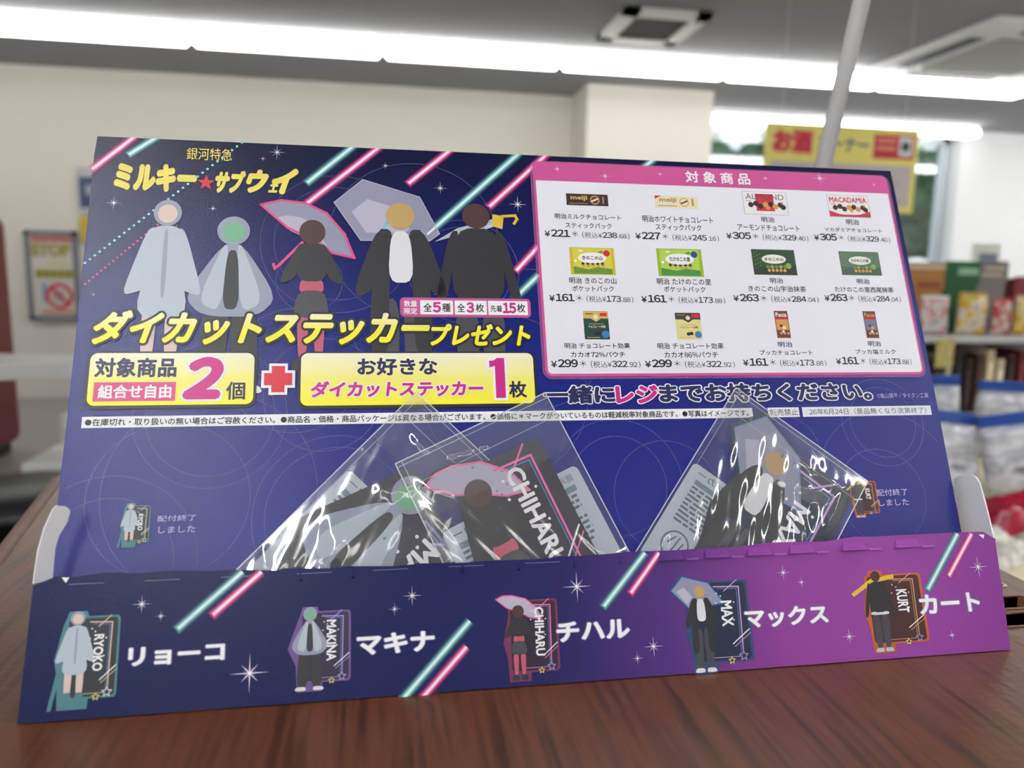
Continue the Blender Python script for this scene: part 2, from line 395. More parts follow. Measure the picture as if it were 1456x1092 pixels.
def box_T(f, bl, tr):
    a, b = f.uv(*bl), f.uv(*tr); w, h = b.x - a.x, b.y - a.y
    return (lambda x, y: (a.x + w * x, a.y + h * y)), w / h

# ================================================================== the room
CEIL, FLOOR, WALLY = 1.65, -0.95, 6.45
WALLM = M('wall_paint', (226, 222, 214), .8, .2, bump=.1, bscale=60); CEILM = M('ceiling_paint', (156, 156, 161), .85, .2); WHITEP = M('white_metal', (228, 228, 230), .45)
FLM = M('floor_tile', (150, 146, 142), .35); GREYP = M('grey_metal', (150, 152, 158), .5)
struct(box('floor', (-5.2, -6.2, FLOOR - .1), (9.2, 7.4, FLOOR), FLM))
struct(box('ceiling', (-5.2, -6.2, CEIL), (9.2, 7.4, CEIL + .1), CEILM))
struct(box('wall_back', (-5.2, WALLY, FLOOR), (1.62, WALLY + .2, CEIL), WALLM))
struct(box('wall_pillar', (1.58, 5.97, FLOOR), (2.66, 7.4, CEIL), WALLM))
struct(box('wall_left', (-5.2, -6.2, FLOOR), (-5.0, WALLY + .2, CEIL), WALLM))
struct(box('wall_right', (9.0, -6.2, FLOOR), (9.2, 7.4, CEIL), WALLM))
struct(box('wall_front', (-5.2, -6.2, FLOOR), (9.2, -6.0, CEIL), WALLM))
WY = 7.1
wt, wb, wl, wr = 1.585, -.25, 2.66, 5.80
struct(box('wall_window_side', (wl, WY, FLOOR), (9.0, WY + .2, wb), WALLM))
struct(box('wall_window_head', (wl, WY, wt), (9.0, WY + .2, CEIL), WALLM))
struct(box('wall_white_pier', (5.84, 6.98, FLOOR), (9.0, 7.3, CEIL), M('pier_paint', (236, 238, 242), .75, .2)))
bm = bmesh.new()
for x in (wl + .03, 4.2, wr - .03): bm_box(bm, (x - .03, WY + .02, wb), (x + .03, WY + .1, wt))
bm_box(bm, (wl, WY + .02, wb), (wr, WY + .1, wb + .06)); bm_box(bm, (wl, WY + .02, wt - .06), (wr, WY + .1, wt))
win = struct(obj('window_1', bm, M('window_alloy', (190, 196, 202), .4, .5, .6)))
bm = bmesh.new(); bm_box(bm, (wl, WY + .055, wb), (wr, WY + .061, wt)); obj('window_pane', bm, film_mat('window_glass', .0, .06, .02), win)

# ------------------------------------------------------------------ ceiling lights
def light_row(label, a, b, segs, power=TUBE_POWER, gap=.03, z=CEIL):
    TUBE = M('tube_glow_%d' % power, (255, 255, 250), .5, emit=power)
    a, b = Vector(a), Vector(b); d = (b - a) / segs; ln = d.length; n = d.normalized(); s = Vector((-n.y, n.x))
    t = thing('ceiling_light', label, 'ceiling light', ((a.x + b.x) / 2, (a.y + b.y) / 2, z), 'fluorescent light rows on the ceiling')
    off = Vector((t.location.x, t.location.y, z))
    def rod(name, p, q, hw, z0, z1, m):
        bm = bmesh.new()
        c = [Vector((*(p + s * hw), 0)), Vector((*(q + s * hw), 0)), Vector((*(q - s * hw), 0)), Vector((*(p - s * hw), 0))]
        lo = [bm.verts.new(Vector((v.x, v.y, z0)) - off) for v in c]; hi = [bm.verts.new(Vector((v.x, v.y, z1)) - off) for v in c]
        bm.faces.new(lo[::-1]); bm.faces.new(hi)
        for i in range(4): bm.faces.new((lo[i], lo[(i + 1) % 4], hi[(i + 1) % 4], hi[i]))
        bmesh.ops.bevel(bm, geom=bm.edges[:], offset=min(hw, (z1 - z0) / 2) * .45, segments=2, affect='EDGES')
        obj(name, bm, m, t)
    rod('housing', a, b, .05, z - .03, z, WHITEP)
    for i in range(segs): rod('tube_cover', a + d * i + n * gap / 2, a + d * (i + 1) - n * gap / 2, .075, z - .11, z - .032, TUBE)
    return t
light_row('long white light strip crossing the whole ceiling above the display', (-4.9, 5.13), (4.80, 5.13), 8, 6)
light_row('short white light strip over the window behind the yellow sign', (2.70, 6.75), (5.80, 6.75), 3, 4)
light_row('white light at the far right edge running towards the camera', (5.0, 5.0), (5.0, 1.0), 3)
light_row('light strip out of frame whose glare falls on the left of the blue panel', (-.92, -3.4), (-.92, -.75), 3, 22)
light_row('light strip out of frame behind the camera to the right', (2.35, -3.4), (2.35, -.75), 3)
light_row('added light strip out of frame to the right, brightening the white pier', (5.5, 5.1), (8.8, 5.1), 3, 14)  # unseen row added only to brighten the pier
light_row('added light strip out of frame overhead, to the right of the display', (.15, .15), (3.2, .15), 3, 9)  # unseen row added so the front lip tabs catch highlights
light_row('added fill light strip out of frame at the far left behind the camera', (-3.4, -4.4), (-3.4, 1.2), 5)  # extra unseen row, added to put more light on the display
light_row('added fill light strip out of frame at the far right beside the racks', (6.6, -3.4), (6.6, 4.6), 6)  # unseen row added as fill from the right side
light_row('light strip out of frame far behind the camera', (-2.4, -4.5), (2.6, -4.5), 4, 5)

# ceiling vent and air conditioner
t = thing('ceiling_vent', 'square ceiling vent with dark grille above the light strip', 'vent', (1.565, 4.44, CEIL))
bm = bmesh.new()
for lo, hi in (((-.26, -.30, -.03), (-.17, .30, 0)), ((.17, -.30, -.03), (.26, .30, 0)), ((-.26, -.30, -.03), (.26, -.21, 0)), ((-.26, .21, -.03), (.26, .30, 0))): bm_box(bm, lo, hi)
obj('frame', bm, WHITEP, t)
bm = bmesh.new()
for i in range(11): bm_box(bm, (-.17, -.20 + i * .04, -.02), (.17, -.185 + i * .04, -.005))
bm_box(bm, (-.17, -.21, -.004), (.17, .21, -.001)); obj('grille', bm, M('grille_grey', (92, 90, 92), .6), t)
t = thing('air_conditioner', 'white ceiling cassette air conditioner with dark outlet slots, upper right', 'air conditioner', (4.02, 4.42, CEIL))
box('casing', (-.62, -.62, -.045), (.62, .62, 0), WHITEP, t, .01)
box('intake_grille', (-.36, -.36, -.06), (.36, .36, -.046), M('intake_grey', (168, 166, 166), .6), t, .005)
for q in (((-.56, -.34, -.05), (-.46, .34, -.04)), ((.46, -.34, -.05), (.56, .34, -.04)), ((-.34, -.56, -.05), (.34, -.46, -.04)), ((-.34, .46, -.05), (.34, .56, -.04))):
    box('outlet_slot', q[0], q[1], M('slot_black', (34, 34, 36), .5), t)

# ------------------------------------------------------------------ outside the window
struct(box('ground_outside', (-10, 7.5, -1.3), (60, 60, -1.2), M('asphalt', (120, 124, 126), .8)))
def crown(label, x, y, z, r, col):
    t = thing('tree', label, 'tree', (x, y, -1.2), 'trees outside the window')
    bm = bmesh.new(); bm_tube(bm, (0, 0, 0), (0, 0, z + 1.2), .22, .12, 10); obj('trunk', bm, M('bark', (70, 58, 48), .9), t)
    bm = bmesh.new()
    for i in range(46):
        d = Vector((random.gauss(0, 1), random.gauss(0, 1), random.gauss(0, .8))).normalized() * r * random.uniform(.35, 1.0)
        tm = bmesh.new(); bmesh.ops.create_icosphere(tm, subdivisions=2, radius=r * random.uniform(.18, .36))
        for v in tm.verts: v.co = v.co * random.uniform(.8, 1.2) + d + Vector((0, 0, z + 1.2 + r * .5))
        merge(bm, tm)
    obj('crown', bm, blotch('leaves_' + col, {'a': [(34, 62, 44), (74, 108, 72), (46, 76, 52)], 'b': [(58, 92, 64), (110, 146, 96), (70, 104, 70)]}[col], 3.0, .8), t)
p = onY(1045, 232, 17); crown('teal green tree outside the window, left of the yellow sign', p.x, 17, p.z - .75, 1.1, 'a')
p = onY(1338, 285, 17); crown('broad dark green tree outside the window, right of the yellow sign', p.x, 17, p.z - 1.0, 1.75, 'a')
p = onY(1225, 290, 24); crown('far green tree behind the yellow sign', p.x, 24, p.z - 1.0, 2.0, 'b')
t = thing('lamp_post', 'white post standing outside the window near the pillar', 'post', (*onY(1045, 240, 12).xy, -1.2))
bm = bmesh.new(); bm_tube(bm, (0, 0, 0), (0, 0, 3.1), .13, .11, 14); bm_box(bm, (-.2, -.2, 0), (.2, .2, .12), 0, .02); obj('post_shaft', bm, WHITEP, t)
bm = bmesh.new(); bm_box(bm, (-.55, -.14, 3.1), (.55, .14, 3.25), 0, .04); obj('lamp_head', bm, WHITEP, t)
p = onY(1315, 340, 11.0)
t = thing('parked_car', 'pale blue car parked outside below the trees', 'car', (p.x, p.y, -1.2))
bm = bmesh.new(); sec = [(-1.9, .35), (-1.85, .85), (-1.0, 1.0), (-.5, 1.5), (.9, 1.5), (1.5, .95), (1.9, .85), (1.95, .35)]
L = [bm.verts.new((x, -.8, z)) for x, z in sec]; Rr = [bm.verts.new((x, .8, z)) for x, z in sec]
bm.faces.new(L); bm.faces.new(Rr[::-1])
for i in range(8): bm.faces.new((L[i], L[(i + 1) % 8], Rr[(i + 1) % 8], Rr[i]))
bmesh.ops.bevel(bm, geom=bm.edges[:], offset=.08, segments=2, affect='EDGES'); obj('car_body', bm, M('car_paint', (176, 206, 224), .3), t)
box('side_window', (-.45, -.83, 1.0), (.95, -.79, 1.4), M('car_glass', (60, 84, 104), .1), t, .01)
for x in (-1.15, 1.2):
    bm = bmesh.new(); bm_tube(bm, (x, -.86, .33), (x, -.6, .33), .33, None, 22); obj('wheel', bm, M('tyre', (30, 30, 32), .7), t)

# ------------------------------------------------------------------ left background
def poster(name, label, cat, px0, px1, y, frame_m, face_m, fw=.02):
    a, b = onY(*px0, y), onY(*px1, y)
    w, h = b.x - a.x, a.z - b.z
    t = thing(name, label, cat, ((a.x + b.x) / 2, y, b.z))
    bm = bmesh.new()
    for lo, hi in (((-w / 2, -.02, 0), (-w / 2 + fw, .015, h)), ((w / 2 - fw, -.02, 0), (w / 2, .015, h)), ((-w / 2, -.02, 0), (w / 2, .015, fw)), ((-w / 2, -.02, h - fw), (w / 2, .015, h))): bm_box(bm, lo, hi)
    if frame_m: obj('frame', bm, frame_m, t)
    else: bm.free()
    box('sheet', (-w / 2 + fw * .5, -.008, fw * .5), (w / 2 - fw * .5, .010, h - fw * .5), face_m, t)
    return t, w, h
class Upright(Frame):
    def __init__(self): pass
def flat_print(t, name, y):
    f = Frame(0, 0); f.o = Vector((0, y, 0)); return Print(f, t)
t, w, h = poster('framed_poster', 'grey framed warning poster with red ban ring on the back wall', 'poster', (34, 327), (117, 455), 6.43, M('frame_grey', (124, 128, 140), .45), M('poster_white', (212, 208, 204), .5), .035)
P = flat_print(t, 'print', -.010)
OLIVE = M('ink_olive', (178, 172, 84), .5); OLB = M('ink_olive_dark', (120, 118, 66), .5)
P.poly([(-w * .38, h * .88), (w * .42, h * .88), (w * .42, h * .93), (-w * .38, h * .93)], M('ink_dull_red', (196, 84, 80), .5), 3)
P.text('STOP', (-w * .38, h * .72), (w * .36, h * .85), OLIVE, 5, .03, 0, ((.08, OLB, 4),), uv=True)
P.poly([(-w * .34, h * .47), (w * .40, h * .47), (w * .40, h * .57), (-w * .34, h * .57)], OLIVE, 3)
for i in range(5): P.poly([(-w * .30 + i * w * .14, h * .49), (-w * .22 + i * w * .14, h * .49), (-w * .22 + i * w * .14, h * .55), (-w * .30 + i * w * .14, h * .55)], OLB, 4)
P.poly([(-w * .1, h * .60), (w * .3, h * .60), (w * .3, h * .68), (-w * .1, h * .68)], M('ink_pale_olive', (206, 204, 176), .5), 3)
P.ring((w * .10, h * .27), w * .20, w * .07, RED, 4); P.poly(strip((w * -.06, h * .37), (w * .26, h * .18), w * .07), RED, 5); P.poly(disc((w * .08, h * .27), w * .12), M('ink_soft_grey', (170, 172, 186), .5), 3)
P.poly([(-w * .22, h * .2), (-w * .12, h * .2), (-w * .14, h * .42), (-w * .24, h * .42)], M('ink_sky', (130, 170, 200), .5), 3)
P.poly([(-w * .26, h * .07), (w * .36, h * .07), (w * .36, h * .11), (-w * .26, h * .11)], M('ink_coral', (206, 140, 124), .5), 3)
P.build('poster_print')
t, w, h = poster('notice_sheet', 'pale notice with dark blue picture above the yellow sheet', 'notice', (108, 238), (152, 304), 6.43, None, M('notice_grey', (190, 194, 200), .5), .0)
P = flat_print(t, 'print', -.010); P.poly([(-w * .42, h * .12), (w * .40, h * .12), (w * .40, h * .80), (-w * .42, h * .80)], M('ink_slate_blue', (70, 84, 122), .5), 2); P.poly([(-w * .2, h * .4), (w * .3, h * .4), (w * .3, h * .62), (-w * .2, h * .62)], M('ink_soft_grey', (170, 172, 186), .5), 3); P.build('notice_print')
t, w, h = poster('yellow_sheet', 'yellow sheet on the wall between notice and framed poster', 'notice', (113, 308), (150, 345), 6.42, None, M('sheet_yellow', (214, 184, 70), .5), .0)
REDM = M('red_panel', (104, 14, 26), .4)
a = onY(4, 306, 4.0); b = onY(20, 470, 4.0)
t = thing('red_cabinet', 'tall dark red cabinet with rounded top at the left edge', 'cabinet', (-2.35, 4.0, FLOOR))
xr = onY(22, 470, 4.6).x + 2.35
box('body', (-.6, 0, .06), (xr, .6, onY(4, 302, 4.0).z - FLOOR), REDM, t, .05); box('plinth', (-.55, .03, 0), (xr - .05, .55, .06), BLACK, t)
box('door_seam', (-.1, -.004, .3), (-.095, .002, 1.1), M('seam_dark', (70, 12, 20), .5), t)
s0, s1 = onY(104, 517, 3.4), onY(104, 541, 3.4)
t = thing('shelf_board', 'white shelf board crossing in front of the red cabinet', 'shelf', (s0.x - .9, 3.5, s1.z))
box('board', (-1.0, -.10, 0), (.95, .30, s0.z - s1.z), M('shelf_white', (226, 226, 226), .45), t, .008)
for x in (-.95, -.45): box('bracket', (x - .02, -.02, FLOOR - s1.z), (x + .02, .02, .0), M('post_white', (214, 212, 208), .5), t)
a, b = onY(36, 678, 3.3), onY(150, 715, 3.3)
t = thing('white_carton', 'low white carton on the floor below the shelf', 'box', ((a.x + b.x) / 2, 3.45, FLOOR))
w2 = (b.x - a.x) / 2; box('base', (-w2, -.14, 0), (w2, .22, a.z - FLOOR), M('carton_grey', (186, 184, 180), .6), t, .01); box('lid', (-w2 - .015, -.155, a.z - FLOOR), (w2 + .015, .235, a.z - FLOOR + .06), WHITEP, t, .01)
a, b = onY(83, 590, 3.9), onY(150, 665, 3.9)
t = thing('white_machine', 'upright white box standing behind the carton under the shelf', 'box', ((a.x + b.x) / 2, 4.0, FLOOR)); w2 = (b.x - a.x) / 2
box('body', (-w2, -.1, 0), (w2, .25, a.z - FLOOR), WHITEP, t, .015); box('front_panel', (-w2 + .03, -.108, .15), (w2 - .03, -.1, a.z - FLOOR - .08), GREYP, t)
p = onZ(38, 790, -.85)
t = thing('black_bin', 'round black bin on the floor at lower left', 'bin', (onY(10, 760, 2.3).x, 2.45, FLOOR))
bm = bmesh.new(); bm_lathe(bm, [(.20, 0), (.23, .30), (.235, .30)]); obj('bucket', bm, M('bin_black', (26, 28, 32), .45), t)
bm = bmesh.new(); bm_lathe(bm, [(.25, .30), (.25, .33), (.18, .37), (.02, .38)]); obj('lid', bm, M('bin_lid', (36, 38, 44), .35), t)
struct(box('floor_mat', (-3.0, 2.0, FLOOR), (-.6, 3.2, FLOOR + .012), M('mat_black', (30, 30, 34), .8)))

# ------------------------------------------------------------------ hanging liquor sign
a, b = onY(1089, 173, 3.5), onY(1296, 304, 3.5)
w, h = b.x - a.x, a.z - b.z
t = thing('hanging_sign', 'yellow hanging sign with red lettering in front of the window', 'sign', ((a.x + b.x) / 2, 3.5, b.z))
box('board', (-w / 2, -.006, 0), (w / 2, .006, h), M('sign_yellow', (240, 230, 128), .5), t, .003)
bm = bmesh.new()
bm.free()
for x in (-w * .4, w * .4):
    bm = bmesh.new(); bm_tube(bm, (x, 0, h), (x, 0, CEIL - b.z), .0022, None, 6); obj('hanging_wire', bm, M('wire', (196, 198, 204), .4), t)
P = flat_print(t, 'print', -.0065)
P.text('お酒', (-w * .45, h * .66), (-w * .20, h * .92), RED, 6, .05, 0, ((.10, M('ink_pink_glow', (232, 150, 120), .5), 5),), uv=True)
P.text('コーナー', (-w * .16, h * .70), (w * .17, h * .87), M('ink_sign_blue', (70, 104, 130), .5), 5, .03, uv=True)
P.poly([(w * .20, h * .64), (w * .47, h * .64), (w * .47, h * .92), (w * .20, h * .92)], RED, 4); P.poly([(w * .37, h * .68), (w * .455, h * .68), (w * .455, h * .90), (w * .37, h * .90)], WHITE, 5); P.poly(disc((w * .412, h * .79), w * .03), SKN['grey'], 6)
for k in (.83, .74): P.poly([(w * .22, h * k), (w * .35, h * k), (w * .35, h * (k + .045)), (w * .22, h * (k + .045))], M('ink_pink_glow', (232, 150, 120), .5), 5)
P.poly([(-w * .46, h * .08), (w * .46, h * .08), (w * .46, h * .56), (-w * .46, h * .56)], M('ink_sign_panel', (206, 196, 196), .5), 4)
for i in range(6): P.poly([(-w * .40, h * (.13 + i * .07)), (w * (.40 - .05 * (i % 3)), h * (.13 + i * .07)), (w * (.40 - .05 * (i % 3)), h * (.155 + i * .07)), (-w * .40, h * (.155 + i * .07))], M('ink_soft_grey', (170, 172, 186), .5), 5)
P.build('sign_print')

# ------------------------------------------------------------------ goods racks on the right
def pillow(name, w, h, d, m, parent, n=14, crimp=.07, seed=0, mats=None):
    """A filled foil bag standing on its bottom edge, origin at the base centre."""
    rnd = random.Random(seed); bm = bmesh.new(); G = {}
    ph = [rnd.uniform(0, 6) for _ in range(4)]
    for s in (-1, 1):
        for i in range(n + 1):
            for j in range(n + 1):
                x, y = i / n, j / n
                if s == 1 and (i in (0, n) or j in (0, n)): G[s, i, j] = G[-1, i, j]; continue
                e = (max(0, 1 - (2 * x - 1) ** 4)) ** .6 * (max(0, 1 - (2 * y - 1) ** 6)) ** .7
                z = s * d / 2 * e * (1 + .16 * math.sin(7 * x + ph[0]) * math.sin(9 * y + ph[1]) + .10 * math.sin(17 * x + ph[2] + 5 * y))
                G[s, i, j] = bm.verts.new(((x - .5) * w * (1 - .05 * math.sin(math.pi * y)), z, y * h))
    for s in (-1, 1):
        for i in range(n):
            for j in range(n):
                f = bm.faces.new((G[s, i, j], G[s, i + 1, j], G[s, i + 1, j + 1], G[s, i, j + 1])); f.smooth = True
                if mats and (j >= n - 1 or (j == 0)): f.material_index = 1
    return obj(name, bm, mats or m, parent)
# gondola shelf
e0, e1 = onY(1300, 478, 2.6), onY(1300, 487, 2.6)
gx0, gx1, gz = 1.95, 3.25, e1.z
WSH = M('shelf_edge', (206, 206, 208), .45)
t = thing('gondola_shelf', 'white shop shelf unit at right holding snack bags', 'shelf', (gx0, 2.6, FLOOR))
box('upper_board', (0, 0, gz - FLOOR), (gx1 - gx0, .40, e0.z - FLOOR), WSH, t, .002)
box('lower_board', (0, -.02, gz - FLOOR - .33), (gx1 - gx0, .40, gz - FLOOR - .31), WSH, t, .002)
box('base', (0, -.02, 0), (gx1 - gx0, .40, .12), WSH, t, .004)
box('back_board', (0, .40, 0), (gx1 - gx0, .42, gz - FLOOR + .16), GREYP, t)
for x in (0, gx1 - gx0 - .03): box('upright', (x, .36, 0), (x + .03, .42, gz - FLOOR + .16), GREYP, t)
def hdr(label, px0, px1, y, m, grp, stripe=None, sub=None):
    a, b = onY(*px0, y), onY(*px1, y); w, h = b.x - a.x, a.z - b.z
    return a, b, w, h
zt = e0.z
def header(label, px0, px1, y, m, extra=None):
    a, b = onY(*px0, y), onY(*px1, y); w, h = b.x - a.x, a.z - b.z
    t = thing('display_carton', label, 'carton', ((a.x + b.x) / 2, y, zt), 'printed cartons on the upper shelf')
    box('carton_body', (-w / 2, 0, 0), (w / 2, .14, a.z - zt - h * .1), m, t, .003)
    box('header_card', (-w / 2 - .004, -.004, b.z - zt), (w / 2 + .004, -.0005, a.z - zt), m, t)
    if extra:
        for (x0, z0, x1, z1, mm) in extra: box('printed_block', (-w / 2 + w * x0, -.007, b.z - zt + h * z0), (-w / 2 + w * x1, -.0045, b.z - zt + h * z1), mm, t)
header('brown orange printed carton at left end of upper shelf', (1268, 372), (1340, 412), 2.80, M('carton_ochre', (176, 122, 62), .5), [(.0, .75, 1, .9, M('carton_cream', (206, 190, 170), .5)), (.5, .05, .95, .3, M('carton_rust', (150, 84, 50), .5))])
header('dark green carton with white marks beside the brown carton', (1346, 371), (1390, 404), 2.80, M('carton_green', (30, 92, 52), .5), [(.35, .4, .95, .7, M('carton_mint', (150, 190, 160), .5))])
header('grey carton right of the green carton', (1393, 371), (1430, 402), 2.82, M('carton_taupe', (128, 122, 122), .5), [(.1, .3, .8, .42, M('carton_cream', (206, 190, 170), .5)), (.2, .6, .9, .72, M('carton_cream', (206, 190, 170), .5))])
header('maroon carton at right end of upper shelf', (1444, 393), (1500, 420), 2.82, M('carton_maroon', (130, 44, 54), .5))
def snack(label, px, py0, py1, wpx, y, cols, seed, lean=0):
    a, b = onY(px, py0, y), onY(px, py1, y); w = wpx / FPX * (y - CAM.y) * 1.02
    t = thing('snack_bag', label, 'snack bag', (a.x, y, zt), 'snack bags on the upper shelf', lean)
    m = blotch('snack_print_%d' % seed, cols, 1.0 / w * 3.2, .22)
    pillow('pouch', w, a.z - zt, w * .38, m, t, seed=seed)
    box('top_seal', (-w * .46, -.002, a.z - zt - .004), (w * .46, .002, a.z - zt + .012), M('seal_%d' % seed, cols[-1], .3), t)
snack('silver snack bag with red print nearest the blue panel', 1330, 424, 476, 50, 2.66, [(120, 124, 132), (214, 214, 214), (196, 120, 110), (226, 226, 228)], 1)
snack('white snack bag with yellow centre and yellow seal', 1384, 420, 476, 52, 2.66, [(150, 140, 130), (224, 214, 206), (206, 176, 60), (206, 170, 70)], 2)
snack('red and white snack bag right of the yellow centred bag', 1426, 428, 476, 34, 2.66, [(150, 40, 44), (220, 208, 200), (176, 60, 60), (206, 90, 80)], 3)
snack('gold and red snack bag at right edge of upper shelf', 1460, 424, 476, 40, 2.66, [(150, 60, 40), (222, 178, 50), (230, 206, 150), (206, 190, 160)], 4)
a = onY(1400, 375, 3.4); b = onY(1400, 344, 3.4)
t = thing('price_card', 'small white price card standing above the green carton', 'price card', (a.x, 3.4, a.z - .06))
bm = bmesh.new(); bm_tube(bm, (0, .004, -.4), (0, .004, .06), .004, None, 8); obj('card_stem', bm, WHITEP, t)
box('card', (-.085, -.002, .05), (.085, .002, .05 + b.z - a.z), M('price_white', (226, 228, 220), .5), t)
box('printed_block', (-.04, -.0045, .075), (.07, -.0022, .115), M('price_grey', (120, 132, 160), .5), t)
t['label'] = 'small white price card standing above the green carton'
# the stand behind, that the price card belongs to
a4 = onY(1400, 385, 3.4)
t2 = thing('back_rack', 'white rack behind the cartons carrying the price card', 'rack', (a4.x, 3.4, FLOOR))
box('rack_body', (-.5, -.02, 0), (.7, .35, t.location.z - .40 - FLOOR), WSH, t2, .005); box('rack_top', (-.52, -.03, t.location.z - .40 - FLOOR), (.72, .36, t.location.z - .38 - FLOOR), WHITEP, t2)
# row of slim cartons on the lower shelf
lz = gz - .31
cols = [(58, 48, 40), (150, 140, 120), (30, 26, 28), (44, 34, 34), (64, 40, 34), (196, 180, 148), (206, 190, 160), (48, 30, 32), (96, 34, 38), (40, 36, 36), (120, 96, 72)]
names = ['dark olive', 'pale taupe', 'black', 'dark brown', 'reddish brown', 'speckled cream', 'plain cream', 'blackish maroon', 'dark red', 'charcoal', 'light brown']
for i, (c, nm) in enumerate(zip(cols, names)):
    x = onY(1334 + i * 15, 520, 2.62).x; hh = .235 + .02 * ((i * 7) % 3)
    t = thing('slim_carton', '%s slim carton in the row under the white shelf edge' % nm, 'carton', (x, 2.62, lz), 'slim cartons on the lower shelf')
    box('carton_body', (-.0165, 0, 0), (.0165, .20, hh), M('slim_%d' % i, c, .45), t, .002); box('carton_spine', (-.012, -.0015, hh * .15), (.012, 0, hh * .8), M('slim_face_%d' % i, tuple(min(255, int(v * 1.25 + 14)) for v in c), .45), t)
a, b = onY(1332, 485, 2.56), onY(1353, 522, 2.56)
t = tag(box('shelf_tag', (a.x, 2.555, b.z), (b.x, 2.560, a.z + .012), blotch('tag_print', [(150, 160, 80), (206, 200, 130), (170, 90, 70)], 60, .5)), 'olive green price tag hanging from the white shelf edge', 'price tag')
# merchandise table with bags
tz = -.36
t = thing('merchandise_table', 'low cream table under the clear and red packs at right', 'table', (1.55, 1.3, FLOOR))
box('tabletop', (-.90, -.72, tz - FLOOR - .03), (.9, .50, tz - FLOOR), M('table_cream', (216, 206, 178), .5), t, .006)
for sx, sy in ((-.8, -.62), (.8, -.62), (-.8, .44), (.8, .44)): box('leg', (sx - .025, sy - .025, 0), (sx + .025, sy + .025, tz - FLOOR - .03), GREYP, t)
BLUEB = M('bag_blue', (26, 66, 148), .3)
def white_bag(label, px, py0, py1, wpx, y, zb, lean, rz, seed, roll=0):
    a = onY(px, py0, y); w = wpx / FPX * (y - CAM.y)
    t = thing('white_bag', label, 'bag', (a.x, y, zb), 'white bags with blue seams on the table'); t.rotation_euler = (lean, roll, rz)
    hh = (a.z - zb) / math.cos(lean)
    m = blotch('bag_white', [(120, 124, 138), (206, 208, 214), (160, 164, 178), (222, 224, 230)], 9, .15, (1, 1, 2.6))
    pillow('pouch', w, hh, w * .42, m, t, seed=seed)
    box('blue_seal', (-w * .5, -.006, hh - .004), (w * .5, .006, hh + .026), BLUEB, t, .003)
    for k in range(3): box('printed_line', (w * .10, -w * .205 - .004, hh * (.45 + k * .1)), (w * .34, -w * .2, hh * (.475 + k * .1)), M('bag_print', (150, 160, 150), .4), t)
white_bag('white bag with blue top seam, left of the back row', 1344, 548, 660, 74, 1.64, tz, -.10, .03, 11)
white_bag('white bag with blue top seam, right of the back row', 1432, 556, 660, 100, 1.66, tz, -.10, -.05, 12, .05)
white_bag('white bag leaning in front, beside the panel edge', 1362, 604, 716, 98, 1.30, tz + .015, -.24, .10, 13, .13)
white_bag('white bag leaning in front at the right frame edge', 1462, 606, 716, 112, 1.27, tz + .015, -.22, -.12, 14, -.12)
def soft_pack(name, label, cat, c, sz, m, seed, rz=0, n=16, group=None):
    rnd = random.Random(seed); bm = bmesh.new(); ph = [rnd.uniform(0, 6) for _ in range(6)]
    bmesh.ops.create_grid(bm, x_segments=n, y_segments=n, size=.5)
    top = {}
    for v in bm.verts:
        x, y = v.co.x, v.co.y; e = (1 - (2 * x) ** 4) * (1 - (2 * y) ** 4)
        v.co = Vector((x * sz[0], y * sz[1], .002 + sz[2] * e * (.7 + .3 * math.sin(9 * x + ph[0]) * math.sin(8 * y + ph[1]) + .18 * math.sin(21 * x + 13 * y + ph[2]))))
    for f in bm.faces: f.smooth = True
    r = bmesh.ops.extrude_face_region(bm, geom=bm.faces[:])
    for v in [g for g in r['geom'] if isinstance(g, bmesh.types.BMVert)]: v.co.z = 0
    o = obj(name, bm, m); o.location = c; o.rotation_euler = (0, 0, rz)
    return tag(o, label, cat, group)
p = onZ(1420, 728, tz + .03)
soft_pack('red_pack', 'crimson soft pack lying in front of the white bags', 'packet', (p.x + .06, p.y, tz), (.36, .15, .07), blotch('crimson', [(120, 14, 40), (176, 24, 56), (90, 10, 30)], 9, .3), 5, .1)
CLB = blotch('clear_pack', [(196, 196, 196), (226, 222, 214), (168, 164, 158), (236, 236, 238)], 26, .12)
p = onZ(1414, 765, tz + .03); soft_pack('clear_packet', 'crumpled clear packet behind the white flap, nearer the panel', 'packet', (p.x - .01, p.y, tz), (.12, .13, .05), CLB, 6, .4, group='clear packets on the table')
p = onZ(1462, 765, tz + .03); soft_pack('clear_packet', 'crumpled clear packet at the right frame edge below the red pack', 'packet', (p.x + .06, p.y, tz), (.12, .13, .05), CLB, 8, -.3, group='clear packets on the table')

# ================================================================== the wooden counter
WOOD = wood('counter_wood', (54, 26, 11), (98, 54, 29))
WOODE = wood('counter_edge_wood', (92, 56, 42), (130, 86, 68), .4, (9, 160, 160))
t = thing('wooden_counter', 'reddish brown wood grain counter the display stands on', 'counter', (0, 0, FLOOR))
H0 = -FLOOR
lx = lambda y: -.2715 - .195 * (y - .07)
slots = [onZ(1432, 831, 0), onZ(1445, 857, 0), onZ(1450, 880, 0)]
ys = [slots[0].y + .003, slots[1].y, slots[2].y - .001]
XR, XS0, XS1 = .283, .205, .2685
sw = .0065
xs = [(XS0, XS1)] * 3
bm = bmesh.new()
